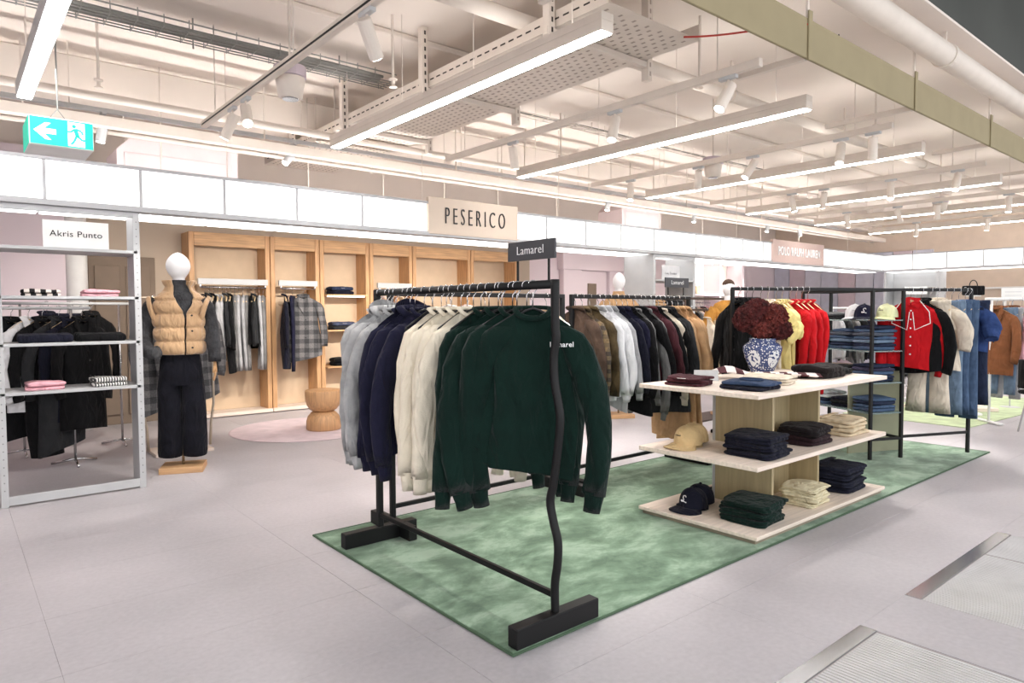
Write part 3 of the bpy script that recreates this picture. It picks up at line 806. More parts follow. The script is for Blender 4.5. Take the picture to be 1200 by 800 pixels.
def garment(kind, m, loc, rotz, label, group, seed, cat=None, acc=None, res=1.0, **kw):
    rs = np.random.default_rng(seed)
    t = thing(kind, label, cat or kind.split('_')[-1], loc, rotz, group)
    nu, nv = (36, 18) if res >= 1 else (22, 10)
    ns = 14 if res >= 1 else 9
    acc = acc or m
    g = dict(W=0.19, L=0.66, D=0.036, sl=0.58, sr=0.052, neck=0.075, drop=0.045, hemw=1.08, out=0.05, wav=0.014)
    if kind in ('sweatshirt', 'hooded_sweatshirt'): g.update(W=0.178, L=0.66, D=0.04, sl=0.66, sr=0.064, hemw=1.16, wav=0.03, out=0.095)
    if kind == 'jumper': g.update(W=0.185, L=0.60, D=0.034, sl=0.56, sr=0.05, hemw=1.02)
    if kind == 't_shirt': g.update(W=0.185, L=0.62, D=0.03, sl=0.2, sr=0.065)
    if kind == 'shirt': g.update(W=0.19, L=0.72, D=0.034, sl=0.56, sr=0.052, neck=0.06)
    if kind == 'jacket': g.update(W=0.19, L=0.66, D=0.042, sl=0.56, sr=0.053, neck=0.055, drop=0.06)
    if kind == 'coat': g.update(W=0.195, L=1.05, D=0.05, sl=0.6, sr=0.056, hemw=1.25, neck=0.055, drop=0.06, wav=0.02)
    if kind == 'dress': g.update(W=0.2, L=1.0, D=0.05, sl=0.3, sr=0.06, hemw=1.25, wav=0.02)
    g.update(kw)
    if kind in ('trousers', 'jeans', 'skirt'):
        L = g.get('L', 1.0) if 'L' in kw else (0.98 if kind != 'skirt' else 0.66)
        Wt = kw.get('W', 0.165)
        mb = MB().tube([(-Wt, 0, -0.115), (-Wt * 0.5, -0.004, -0.118), (0, -0.006, -0.12), (Wt * 0.5, -0.004, -0.118), (Wt, 0, -0.115)], 0.022, 8, flat=0.7, ref=(0, 0, 1))
        mb.build('waistband', acc, t, smooth=True)
        if kind == 'skirt':
            P = body_mesh(Wt, L, 0.06, rs, hemw=1.5, neck=0.01, drop=0, zn=0.11, slope=0.0, nu=nu, nv=nv, wav=0.022, chest=1.0, d0=0.02)
            MB().grid(P, True).build('skirt_panel', m, t, smooth=True)
        else:
            for s in (-1, 1):
                pts, rad = [], []
                fl = kw.get('flare', 1.0)
                for i in range(9):
                    q = i / 8
                    pts.append((s * (Wt * 0.5 + 0.012 * q * q), 0.012 * s * q + 0.008 * math.sin(4 * q + seed), -0.12 - L * q))
                    rad.append(Wt * 0.52 * (1 - 0.22 * sm(q * 1.4) + (fl - 1) * q))
                lo_ = tube_folds(MB(), pts, rad, rs, n=ns, flat=0.36, amp=0.05).build('leg', m, t, smooth=True)
                if kind == 'jeans':
                    MB().bevbox(s * Wt * 0.5 - 0.05, s * Wt * 0.5 + 0.05, -0.052, -0.04, -0.28, -0.16, 0.003).build('pocket', m, lo_)
        return t
    P = body_mesh(g['W'], g['L'], g['D'], rs, g['hemw'], g['neck'], g['drop'], nu=nu, nv=nv, wav=g['wav'])
    MB().grid(P, True).build('body', m, t, smooth=True)
    for s in (-1, 1):
        pts, rad = sleeve_pts(s, g['W'], g['sl'], g['sr'], rs, out=g['out'])
        so = tube_folds(MB(), pts, rad, rs, n=ns, flat=0.6).build('sleeve', m, t, smooth=True)
        if kind in ('sweatshirt', 'hooded_sweatshirt', 'jumper', 'shirt') and g['sl'] > 0.3:
            a, b_ = Vector(pts[-2]), Vector(pts[-1]); d = (b_ - a).normalized()
            r = rad[-1]
            h = 0.075 if 'sweat' in kind else 0.055
            tube_folds(MB(), [b_ - d * 0.012, b_, b_ + d * h * 0.5, b_ + d * h], [r * 0.95, r * 0.86, r * 0.74, r * 0.72], rs, n=ns, flat=0.62, amp=0.02).build('cuff', acc, so, smooth=True)
    zc = -0.088
    if kind in ('sweatshirt', 'hooded_sweatshirt', 'jumper'):
        rows = band(P, 0.065 if 'sweat' in kind else 0.05)
        MB().grid(np.array(rows), True).build('hem_band', acc, t, smooth=True)
    if kind in ('sweatshirt', 't_shirt', 'jumper', 'dress'):
        collar_ring(g['neck'], zc - 0.012, g['drop'] * 0.9, rs).build('collar', acc, t, smooth=True)
    if kind == 'hooded_sweatshirt':
        H = []
        for i in range(8):
            q = i / 7
            row = []
            for k in range(13):
                a = PI * k / 12
                r = 0.105 - 0.02 * q
                row.append((r * math.cos(a) * (1 - 0.25 * q * q), 0.02 + 0.055 * math.sin(a) + 0.055 * q, zc + 0.015 + 0.02 * math.sin(a) - 0.15 * q * math.sin(a) ** 0.5 - 0.015 * math.cos(2 * a)))
            H.append(row)
        MB().grid(np.array(H)).build('hood', m, t, smooth=True)
        collar_ring(g['neck'] * 1.15, zc - 0.005, g['drop'], rs, thick=0.016).build('hood_edge', acc, t, smooth=True)
    if kind in ('shirt',):
        for s in (-1, 1):
            mb = MB()
            mb.add([(s * 0.005, -0.035, zc - 0.05), (s * 0.075, -0.02, zc - 0.02), (s * 0.075, 0.012, zc + 0.012), (s * 0.0, 0.03, zc + 0.022), (s * 0.06, -0.034, zc - 0.085)], [(0, 1, 2, 3), (0, 4, 1)])
            o = mb.build('collar', acc, t)
            o.modifiers.new('thick', 'SOLIDIFY').thickness = 0.005
        mb = MB()
        for k in range(6):
            z = zc - 0.1 - k * (g['L'] - 0.15) / 6
            y = -g['D'] - 0.012
            mb.lathe([(0.007, 0), (0.007, 0.003)], 8)
            for q in range(len(mb.v) - 16, len(mb.v)):
                vx, vy, vz = mb.v[q]; mb.v[q] = (vx, y - vz, z + vy)
        mb.build('buttons', WHITE_PAINT, t)
    if kind in ('jacket', 'coat'):
        for s in (-1, 1):
            mb = MB()
            zz = zc - g['L'] * (0.34 if kind == 'jacket' else 0.3)
            y = -g['D'] - 0.014
            mb.add([(s * 0.002, y, zz), (s * 0.085, y + 0.012, zc - 0.13), (s * 0.07, y + 0.022, zc - 0.1), (s * 0.1, y + 0.024, zc - 0.075), (s * 0.072, -0.01, zc + 0.006), (s * 0.05, -0.022, zc - 0.01)],
                   [(0, 1, 2, 5), (2, 3, 4, 5)] if s > 0 else [(5, 2, 1, 0), (5, 4, 3, 2)])
            o = mb.build('lapel', acc, t)
            o.modifiers.new('thick', 'SOLIDIFY').thickness = 0.006
        collar_ring(0.066, zc + 0.0, 0.02, rs, y0=0.01, thick=0.014).build('collar', acc, t, smooth=True)
        mb = MB()
        for k in range(3):
            z = zc - g['L'] * (0.38 + 0.14 * k); y = -g['D'] - 0.016
            mb.tube([(0.015, y, z), (0.015, y - 0.004, z)], 0.009, 8)
        mb.build('buttons', HANGER_BLACK, t)
    return t

# ------------------------------------------------------------------ hangers
def make_hanger(kind):
    hook = MB()
    pts = [(0.02 * math.cos(a), 0, 0.02 * math.sin(a)) for a in np.linspace(R(-15), R(205), 11)][::-1]
    pts = pts + [(0.014, 0, -0.022), (0.0, 0, -0.04), (0, 0, -0.09)]
    hook.tube(pts, 0.0026, 6, ref=(0, 1, 0))
    bar = MB()
    if kind == 'wood':
        bar.tube([(-0.16, 0, -0.188), (-0.11, -0.004, -0.155), (-0.05, 0, -0.118), (0, 0, -0.106), (0.05, 0, -0.118), (0.11, -0.004, -0.155), (0.16, 0, -0.188)], [0.016, 0.015, 0.014, 0.014, 0.014, 0.015, 0.016], 8, flat=0.6, ref=(0, 0, 1))
        hm, hk = HANGER_WOOD, CHROME
    else:
        bar.tube([(-0.165, 0, -0.19), (-0.1, 0, -0.15), (-0.03, 0, -0.108), (0, 0, -0.098), (0.03, 0, -0.108), (0.1, 0, -0.15), (0.165, 0, -0.19), (0.17, 0, -0.2), (0.155, 0, -0.204), (0, 0, -0.202), (-0.155, 0, -0.204), (-0.17, 0, -0.2), (-0.165, 0, -0.19)], 0.0055, 6, ref=(0, 0.6, 1))
        hm, hk = HANGER_BLACK, CHROME
    return hook.mesh('hook', hk, True), hm, bar.mesh('shoulder_bar', hm, True)
HANG = {k: make_hanger(k) for k in ('wood', 'black')}
def hanger(loc, rotz, kind, label, group):
    t = thing('clothes_hanger', label, 'hanger', loc, rotz, group)
    hk, _, br = HANG[kind]
    inst(hk, 'hook', t); inst(br, 'shoulder_bar', t)
    return t

def hang_rail(items, p0, d, zrail, rot, name, end, hk='black', seed0=0, res=1.0, group=None):
    """items: (s, kind, material, description, rot offset deg, kwargs); s metres from p0 along d"""
    from collections import Counter
    cnt = Counter(i[3] for i in items); seen = Counter()
    for k, it in enumerate(items):
        s, kind, m, desc, dr = it[:5]
        kw = dict(it[5]) if len(it) > 5 else {}
        h = kw.pop('hang', hk)
        if cnt[desc] > 1:
            lb = f"{ORD[seen[desc]]} {desc} from the {end} of the {name}"
        else:
            lb = f"{desc} hanging on the {name}"
        seen[desc] += 1
        x, y = p0[0] + d[0] * s, p0[1] + d[1] * s
        a = R(rot + dr)
        garment(kind, m, (x, y, zrail), a, lb, group or f'clothes on the {name}', seed0 + k * 13 + 1, res=kw.pop('res', res), **kw)
        hl = {'wood': 'wooden hanger', 'black': 'black hanger'}[h]
        hanger((x, y, zrail), a, h, f"{hl} of the {lb.replace(' hanging on the', ' on the')}", f'hangers on the {name}')

# fabrics
GREY = fabric('grey_marl', rgb(172, 172, 172), var=0.12)
NAVY = fabric('navy', rgb(27, 27, 48))
NAVY2 = fabric('deep_navy', rgb(21, 22, 36))
CREAM = fabric('cream', rgb(228, 218, 198), var=0.04)
FOREST = fabric('forest_green', rgb(5, 31, 25), sheen=0.06)
BLACKF = fabric('black', rgb(15, 15, 17))
CHAR = fabric('charcoal', rgb(44, 45, 47))
MIDGREY = fabric('mid_grey', rgb(122, 121, 120), var=0.1)
LIGHTGREY = fabric('light_grey', rgb(176, 176, 178))
WHITEF = fabric('white', rgb(226, 226, 228), var=0.03)
CAMEL = fabric('camel', rgb(190, 152, 112))
OLIVEB = fabric('olive_brown', rgb(84, 70, 48), var=0.2)
BROWNF = fabric('brown', rgb(74, 58, 48), var=0.15)
RUST = fabric('rust_brown', rgb(132, 84, 54))
BURG = fabric('burgundy', rgb(74, 38, 44))
RED = fabric('red', rgb(184, 20, 28), var=0.05)
YELLOW = fabric('pale_yellow', rgb(224, 208, 140))
PINK = fabric('pink', rgb(228, 172, 182))
ROSE = fabric('pale_rose', rgb(226, 206, 204))
PEACH = fabric('peach', rgb(222, 176, 142))
TAN = fabric('sand', rgb(212, 194, 164))
OATM = fabric('oatmeal', rgb(216, 204, 186))
BLUE = denim('royal_blue', rgb(46, 66, 112), 0.1)
DEN_L = denim('light', rgb(112, 132, 154))
DEN_M = denim('mid', rgb(76, 96, 124))
DEN_D = denim('dark', rgb(42, 50, 72))
PLAID = plaid('grey_plaid', rgb(88, 87, 88), rgb(60, 60, 62), rgb(118, 115, 115), 8)
PLAID2 = plaid('brown_plaid', rgb(88, 74, 54), rgb(52, 44, 36), rgb(112, 92, 64), 16)
MUST = fabric('mustard', rgb(186, 132, 62))

# ================================================================== front garment rack
rk = thing('garment_rack', 'black metal garment rack with a wavy right pole, nearest on the green rug', 'rack', (1.92, 2.03, 0), group=None)
ZR = 1.462
P_L = 1.49
MB().tube([(0, 0.0, ZR), (0, P_L, ZR)], 0.0185, 14).build('rail', BLACK, rk, smooth=True)
MB().bevbox(-0.017, 0.017, P_L - 0.012, P_L + 0.022, 0.085, ZR + 0.0185, 0.004).build('pole', BLACK, rk)
wav = [(2.028, 1.481), (2.028, 1.30), (2.022, 1.24), (2.036, 1.16), (2.031, 1.06), (2.008, 0.965), (1.999, 0.90), (2.013, 0.783), (2.040, 0.632), (2.060, 0.555), (2.040, 0.474), (2.014, 0.394), (2.016, 0.303), (2.032, 0.21), (2.03, 0.085)]
ws = []
for i in range(len(wav) - 1):
    for q in np.linspace(0, 1, 5, endpoint=False):
        p0_ = wav[max(i - 1, 0)]; p1_ = wav[i]; p2_ = wav[i + 1]; p3_ = wav[min(i + 2, len(wav) - 1)]
        f = [0.5 * (2 * p1_[j] + (-p0_[j] + p2_[j]) * q + (2 * p0_[j] - 5 * p1_[j] + 4 * p2_[j] - p3_[j]) * q * q + (-p0_[j] + 3 * p1_[j] - 3 * p2_[j] + p3_[j]) * q ** 3) for j in (0, 1)]
        ws.append((0, f[0] - 2.03, f[1]))
ws.append((0, 0, 0.085))
MB().tube(ws, 0.0185, 12, ref=(1, 0, 0)).build('wavy_pole', BLACK, rk, smooth=True, label='wavy bent right pole')
MB().bevbox(-0.235, 0.235, -0.03, 0.03, 0.012, 0.097, 0.004).build('foot', BLACK, rk)
MB().bevbox(-0.235, 0.235, P_L - 0.025, P_L + 0.035, 0.012, 0.097, 0.004).build('foot', BLACK, rk)
MB().bevbox(-0.011, 0.011, 0.0, P_L, 0.152, 0.178, 0.003).build('base_bar', BLACK, rk)

SIGN_GREY = mat('sign_charcoal', rgb(58, 58, 62), rough=0.5, var=0.02)
def rail_sign(loc, rotz, w, h, zoff, label):
    t = thing('rail_sign', label, 'sign', loc, rotz)
    pl = MB().bevbox(-w, w, -0.006, 0.006, zoff, zoff + h, 0.002).build('plate', SIGN_GREY, t)
    for s in (-1, 1):
        MB().tube([(s * w * 0.66, 0.01, -0.002), (s * w * 0.66, 0.01, zoff + 0.03)], 0.0055, 8).build('post', BLACK, t)
    text('Lamarel', 'lettering', WHITE_INK, pl, 0.052, (0, -0.008, zoff + h / 2), (PI / 2, 0, 0), 1.0, 1.06, 0.002, offset=-0.0007)
    return t
rail_sign((1.92, 2.175, ZR + 0.019), -PI / 2, 0.151, 0.082, 0.088, 'charcoal sign reading Lamarel on two posts above the front rail')
rail_sign((4.88, 3.62, ZR + 0.019), 0.0, 0.165, 0.085, 0.07, 'small charcoal sign reading Lamarel on the back rail')

fr_items = []
for s, m, d_, k, rr in [
    (0.075, FOREST, 'dark green sweatshirt', 'sweatshirt', -41), (0.18, FOREST, 'dark green sweatshirt', 'sweatshirt', -20), (0.285, FOREST, 'dark green sweatshirt', 'sweatshirt', -14), (0.38, FOREST, 'dark green sweatshirt', 'sweatshirt', -8),
    (0.50, CREAM, 'cream sweatshirt', 'sweatshirt', -4), (0.60, CREAM, 'cream sweatshirt', 'sweatshirt', 2), (0.68, CREAM, 'cream sweatshirt', 'sweatshirt', 0), (0.77, CREAM, 'cream sweatshirt', 'sweatshirt', 5),
    (0.93, NAVY, 'navy sweatshirt', 'sweatshirt', 3), (1.02, NAVY, 'navy sweatshirt', 'hooded_sweatshirt', -3), (1.12, NAVY, 'navy sweatshirt', 'sweatshirt', 4),
    (1.22, GREY, 'grey marl sweatshirt', 'sweatshirt', 2), (1.31, GREY, 'grey marl sweatshirt', 'hooded_sweatshirt', -4), (1.40, GREY, 'grey marl sweatshirt', 'sweatshirt', 3)]:
    fr_items.append((s, k, m, d_, rr, {'cat': 'sweatshirt', 'sl': 0.70 if m is FOREST else 0.68}))
hang_rail(fr_items, (1.92, 2.09), (0, 1), ZR, 0, 'front rack', 'wavy pole', seed0=100, group='sweatshirts on the front rack')
chest = [o for o in bpy.data.objects if o.get('label', '').startswith('first dark green sweatshirt')][0]
text('Lamarel', 'chest_lettering', WHITE_INK, chest, 0.03, (0.118, -0.082, -0.25), (PI / 2, 0, 0), 1.0, 1.05, 0.001, offset=0.0003)
for k in range(9):
    sp = (0.115, 0.21, 0.31, 0.44, 0.55, 0.725, 0.85, 1.07, 1.265)[k]
    hanger((1.92, 2.09 + sp, ZR), R(-30 if k < 2 else -8 + 2 * k), 'black', f'empty black hanger, {ORD[k]} from the wavy pole among the front rack hooks', 'empty hangers on the front rack')

# ================================================================== two racks behind (rails along the rug's back edge)
def straight_rack(x0, x1, y, label, z=ZR):
    t = thing('garment_rack', label, 'rack', ((x0 + x1) / 2, y, 0))
    w = (x1 - x0) / 2
    MB().bevbox(-w, w, -0.015, 0.015, z - 0.015, z + 0.015, 0.004).build('rail', BLACK, t)
    for s in (-1, 1):
        MB().bevbox(s * w - 0.016, s * w + 0.016, -0.016, 0.016, 0.085, z + 0.015, 0.004).build('pole', BLACK, t)
        MB().bevbox(s * w - 0.028, s * w + 0.028, -0.235, 0.235, 0.012, 0.095, 0.004).build('foot', BLACK, t)
    MB().bevbox(-w, w, -0.011, 0.011, 0.15, 0.176, 0.003).build('base_bar', BLACK, t)
    return t
straight_rack(2.06, 3.50, 3.62, 'straight black garment rack directly behind the front rack')
straight_rack(3.60, 5.05, 3.62, 'straight black garment rack holding jackets and coats behind the display table')
it = []
for k, (m, d_, kd) in enumerate([(WHITEF, 'white cotton top', 'jumper'), (PEACH, 'peach knit top', 'jumper'), (WHITEF, 'white cotton top', 'shirt'), (ROSE, 'pale rose blouse', 'shirt'), (PEACH, 'peach knit top', 'jumper'), (PINK, 'pink jumper', 'jumper'), (OATM, 'oatmeal jumper', 'jumper'), (RUST, 'rust jumper', 'jumper'), (WHITEF, 'white cotton top', 'jumper')]):
    it.append((0.12 + 0.14 * k, kd, m, d_, rng.uniform(-5, 5), {'cat': 'top', 'hang': 'wood'}))
hang_rail(it, (2.1, 3.62), (1, 0), ZR, 90, 'rail behind sweatshirts', 'left', hk='wood', seed0=400, res=0.5)
it = [(0.04, 'jacket', BROWNF, 'dark brown jacket', 2, {}), (0.11, 'jacket', PLAID2, 'brown checked jacket', -4, {'L': 0.7}), (0.19, 'jacket', OLIVEB, 'olive brown jacket', 4, {'L': 0.72}),
      (0.29, 'shirt', WHITEF, 'white shirt', -3, {}), (0.35, 'shirt', WHITEF, 'white shirt', 3, {}), (0.42, 'shirt', LIGHTGREY, 'pale grey shirt', 0, {'L': 0.76}),
      (0.50, 'jacket', NAVY2, 'navy jacket', -2, {}), (0.57, 'jacket', NAVY, 'dark blue jacket', 3, {'L': 0.7}), (0.63, 'coat', BLACKF, 'long black jacket', 2, {'L': 0.8}),
      (0.71, 'jumper', MIDGREY, 'grey jumper', -10, {'L': 0.66, 'sl': 0.62}), (0.78, 'jacket', BLACKF, 'black blazer', 2, {}), (0.84, 'jumper', MIDGREY, 'grey long sleeved jumper', -8, {'L': 0.7, 'sl': 0.75}),
      (0.91, 'jacket', BURG, 'dark burgundy jacket', 0, {'L': 0.72}), (0.97, 'jacket', BLACKF, 'second black blazer with slim lapels', -2, {'L': 0.7}), (1.03, 'jumper', OATM, 'cream jumper', 4, {'L': 0.66, 'sl': 0.66}),
      (1.10, 't_shirt', BLACKF, 'black short sleeved top', -6, {'L': 0.72, 'D': 0.05}), (1.15, 'coat', CHAR, 'charcoal wool coat', 1, {'L': 0.9}),
      (1.22, 'coat', CAMEL, 'long camel coat', -9, {'L': 1.12}), (1.30, 'coat', CAMEL, 'long camel coat', -4, {'L': 1.14}), (1.38, 'coat', CAMEL, 'long camel coat', -8, {'L': 1.1})]
hang_rail(it, (3.6, 3.62), (1, 0), ZR, 90, 'back rail', 'left', seed0=700)

# ================================================================== angled rack and shelf unit on the rug's far end
U = Vector((0.914, -0.407, 0)); NN = Vector((0.407, 0.914, 0)); P1 = Vector((6.305, 2.578, 0))
ANG = math.degrees(math.atan2(U.y, U.x))
ZF = 1.53
def on(u, n, z=0.0):
    v = P1 + U * u + NN * n; return (v.x, v.y, z)
t = thing('shelf_rack', 'black metal rack with glass shelves between two hanging rails on the far rug end', 'rack', tuple(P1), R(ANG)); t_rack = t
for (u, n, zt) in [(0, 0, ZF + 0.012), (0.34, 0, ZF + 0.012), (0, 0.9, ZF + 0.012), (0.34, 0.9, ZF + 0.012), (1.12, 0, ZF), (-1.42, 0, ZF)]:
    MB().bevbox(u - 0.014, u + 0.014, n - 0.014, n + 0.014, 0, zt, 0.003).build('pole', BLACK, t)
for a in [(0, 0.34, 0, 0), (0, 0.34, 0.9, 0.9), (0, 0, 0, 0.9), (0.34, 0.34, 0, 0.9)]:
    for z in (ZF, 0.19):
        MB().bevbox(a[0] - 0.012, a[1] + 0.012, a[2] - 0.012, a[3] + 0.012, z - 0.012, z + 0.012, 0.003).build('frame_bar', BLACK, t)
MB().bevbox(0.34, 1.132, -0.012, 0.012, ZF - 0.014, ZF + 0.014, 0.003).build('rail', BLACK, t)
MB().bevbox(-1.432, 0, -0.012, 0.012, ZF - 0.014, ZF + 0.014, 0.003).build('rail', BLACK, t)
MB().bevbox(0.34, 1.12, -0.01, 0.01, 0.19, 0.215, 0.003).build('base_bar', BLACK, t)
MB().bevbox(-1.42, 0, -0.01, 0.01, 0.19, 0.215, 0.003).build('base_bar', BLACK, t)
GLASS = mat('shelf_glass', rgb(196, 220, 220), rough=0.08, var=0.01)
GLASS.node_tree.nodes['Principled BSDF'].inputs['Transmission Weight'].default_value = 0.7
SHZ = (1.262, 0.985, 0.70, 0.43)
for z in SHZ:
    MB().bevbox(-0.012, 0.352, -0.012, 0.912, z - 0.012, z, 0.002).build('glass_shelf', GLASS, t)

it = [(0.06, 'jacket', BLACKF, 'black jacket with white chest patch', 8, {'L': 0.8}), (0.13, 'jacket', BLACKF, 'plain black cardigan', 4, {'L': 0.76}), (0.19, 'jacket', CHAR, 'charcoal jacket', 0, {}), (0.27, 't_shirt', CREAM, 'cream long top', 3, {'L': 0.9}),
      (0.34, 't_shirt', OATM, 'oatmeal long top', -3, {'L': 0.92}), (0.42, 't_shirt', YELLOW, 'pale yellow T-shirt', 8, {'L': 0.62, 'sl': 0.2}), (0.48, 't_shirt', YELLOW, 'pale yellow T-shirt', -4, {'L': 0.64, 'sl': 0.24}),
      (0.56, 'jumper', RED, 'red knit dress', 4, {'L': 0.74, 'sl': 0.66}), (0.62, 'jumper', RED, 'red knit dress', 0, {'L': 0.76, 'sl': 0.64}), (0.68, 'jumper', RED, 'red knit dress', -2, {'L': 0.76, 'sl': 0.66}), (0.74, 'jumper', RED, 'red knit dress', 2, {'L': 0.75, 'sl': 0.62})]
hang_rail(it, on(-1.42, 0)[:2], (U.x, U.y), ZF, ANG - 90, 'vase side rail', 'left', hk='wood', seed0=1000)
it = [(0.08, 'shirt', RED, 'red blouse with white collar piping', 48, {'L': 0.62, 'sl': 0.54, 'W': 0.2}), (0.2, 'jacket', BLACKF, 'black blouse with white piping', 14, {'L': 0.66}), (0.30, 'trousers', OATM, 'pale beige trousers', 26, {'L': 1.0, 'flare': 1.2}),
      (0.38, 'jacket', OATM, 'cream cropped jacket', 28, {'L': 0.62, 'sl': 0.36, 'sr': 0.07}), (0.47, 'jeans', DEN_L, 'light blue jeans', 24, {'L': 1.02}), (0.55, 'jeans', DEN_M, 'mid blue jeans', 20, {'L': 1.02}), (0.63, 'jeans', DEN_M, 'mid blue jeans', 24, {'L': 1.06, 'flare': 1.15}),
      (0.71, 't_shirt', BLUE, 'royal blue denim top', 30, {'L': 0.46, 'sl': 0.26, 'sr': 0.075}), (0.76, 'jeans', DEN_D, 'dark blue jeans', 22, {'L': 0.94})]
hang_rail(it, on(0.34, 0)[:2], (U.x, U.y), ZF, ANG - 90, 'right end rail', 'left', hk='wood', seed0=1300)
# white piping on the red blouse
rb = [o for o in bpy.data.objects if o.get('label', '').startswith('red blouse')][0]
for s in (-1, 1):
    MB().tube([(s * 0.07, -0.03, -0.1), (s * 0.14, -0.058, -0.2), (s * 0.15, -0.068, -0.3), (s * 0.03, -0.07, -0.36), (s * 0.012, -0.066, -0.2)], 0.004, 6).build('piping', WHITE_PAINT, rb)
MB().bevbox(0.02, 0.66, 0.28, 0.3, 0.0, 0.80, 0.003).build('centre_panel', mat('panel_olive', rgb(150, 150, 124), rough=0.6, var=0.03), t_rack, label='olive grey panel between the poles')

# ================================================================== folded goods
def fold_mesh(w, d, h, seed, layers=2, sag=0.004, nx=14, ny=12):
    """soft folded textile: rounded slab with fold grooves on its rim, front edge rounded"""
    rs = np.random.default_rng(seed); ph = rs.uniform(0, 6.28, 6)
    mb = MB()
    nt_ = 10 * layers; nu = 40
    th = np.linspace(0, 2 * PI, nu, endpoint=False)
    ex = 0.32
    X = w / 2 * np.sign(np.cos(th)) * np.abs(np.cos(th)) ** ex
    Y = d / 2 * np.sign(np.sin(th)) * np.abs(np.sin(th)) ** ex
    rows = []
    inset0 = min(h / layers * 0.45, 0.012)
    for i in range(nt_ + 1):
        q = i / nt_
        lq = (q * layers) % 1.0 if q < 1 else 1.0
        prof = math.sqrt(max(0, 1 - (2 * lq - 1) ** 2))
        off = inset0 * (prof - 1)
        cor = np.abs(2 * X / w) ** 3 * np.abs(2 * Y / d) ** 3
        z = h * q * (1 - 0.28 * cor) + sag * np.sin(3 * X / w * 2 + ph[0]) * q + sag * np.cos(4 * Y / d + ph[1]) * q
        jit = 0.007 * np.sin(3 * th + ph[2] + int(min(q, 0.999) * layers) * 2.6) + 0.003 * np.sin(7 * th + ph[5] + int(min(q, 0.999) * layers))
        sx = 1 + (off + jit) / (w / 2); sy = 1 + (off + jit) / (d / 2)
        rows.append(np.stack([X * sx, Y * sy, z], 1))
    top = rows[-1]
    for s_ in (0.9, 0.7, 0.4, 0.08):
        r = top * np.array([s_, s_, 1]); c = top[:, 2].mean()
        r[:, 2] = top[:, 2] * s_ + (1 - s_) * c + 0.006 * (1 - s_ ** 2) + 0.0025 * np.sin(9 * r[:, 0] / w * 3 + ph[3]) * s_
        rows.append(r)
    bot = rows[0] * np.array([0.05, 0.05, 1])
    mb.grid(np.array([bot] + rows), True)
    n = len(mb.v)
    mb.f.append(tuple(range(n - nu, n))); mb.f.append(tuple(range(nu))[::-1])
    return mb
FCACHE = {}
def folded(name, cat, m, loc, rotz, w, d, h, label, group, seed, layers=2, extras=None, pm=None):
    key = (w, d, h, layers, seed % 4)
    t = thing(name, label, cat, loc, rotz, group)
    mk = (key, m.name)
    if mk not in FCACHE:
        FCACHE[mk] = fold_mesh(w, d, h, seed % 4 + 5, layers).mesh('folded_body', m, True)
    inst(FCACHE[mk], 'folded_body', t)
    if extras == 'neck':
        pts = [(0.07 * math.cos(a) , -0.01 + 0.05 * math.sin(a), h + 0.007) for a in np.linspace(0, 2 * PI, 16)]
        MB().tube(pts, 0.006, 6, cap=False).build('collar', pm or m, t, smooth=True)
    if extras == 'tag':
        MB().bevbox(-0.03, 0.03, -d / 2 - 0.004, -d / 2 + 0.03, h * 0.55, h * 0.55 + 0.002, 0.0005).build('label_tag', WHITE_PAINT, t)
    if extras == 'waist':
        MB().bevbox(-w * 0.45, w * 0.45, d * 0.28, d * 0.42, h + 0.002, h + 0.009, 0.002).build('waistband', m, t)
        MB().bevbox(w * 0.1, w * 0.36, -0.02, d * 0.2, h + 0.002, h + 0.007, 0.002).build('pocket', m, t)
    return t
def stack(n, name, cat, m, x, y, z, rotz, w, d, h, desc, place, seed, layers=2, extras=None, group=None, mats=None):
    zz = z
    for k in range(n):
        if n == 1: lb = f'{desc} {place}'
        else:
            pos = 'bottom' if k == 0 else ('top' if k == n - 1 else (ORD[k] if n > 3 else 'middle'))
            lb = f'{desc} {place}, {pos} of pile' if k in (0, n - 1) or n <= 3 else f'{desc} {place}, {pos} from bottom'
        rr = np.random.default_rng(seed + k)
        folded(name, cat, (mats[k % len(mats)] if mats else m), (x + rr.uniform(-0.012, 0.012), y + rr.uniform(-0.01, 0.01), zz), rotz + rr.uniform(-0.07, 0.07), w, d, h, lb, group or f'folded {name.replace("_", " ")}s {place}', seed + k, layers, extras if k == n - 1 else None)
        zz += h + 0.003
    return zz

# ================================================================== central display table
tb = thing('display_table', 'pale wooden three tier display table on the green rug', 'table', (4.375, 2.465, 0))
HX, HY = 0.875, 0.43
MB().bevbox(-HX, HX, -HY, HY, 0.035, 0.058, 0.003).build('base_shelf', PALE_WOOD, tb)
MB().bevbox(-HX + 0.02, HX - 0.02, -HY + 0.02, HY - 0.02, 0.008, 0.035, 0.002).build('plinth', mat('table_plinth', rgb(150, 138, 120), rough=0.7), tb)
MB().bevbox(-HX, HX, -HY, HY, 0.432, 0.46, 0.003).build('middle_shelf', PALE_WOOD, tb)
MB().bevbox(-HX, HX, -HY, HY, 0.845, 0.872, 0.003).build('tabletop', PALE_WOOD, tb)
for z0, z1 in ((0.058, 0.432), (0.46, 0.845)):
    for x in (-0.33, 0.28):
        MB().bevbox(x - 0.012, x + 0.012, -0.22, 0.2, z0, z1, 0.002).build('end_panel', PALE_WOOD_SHADED, tb)
    MB().bevbox(-0.318, 0.268, -0.012, 0.012, z0, z1, 0.002).build('web_panel', PALE_WOOD_SHADED, tb)
    MB().bevbox(-0.34, -0.32, 0.2005, 0.225, z0, z1, 0.003).build('upright', WHITE_METAL, tb)
    for zz in (z0 + 0.06, z1 - 0.06):
        MB().bevbox(-0.345, -0.315, 0.226, 0.236, zz - 0.012, zz + 0.012, 0.002).build('clip', BLACK, tb)
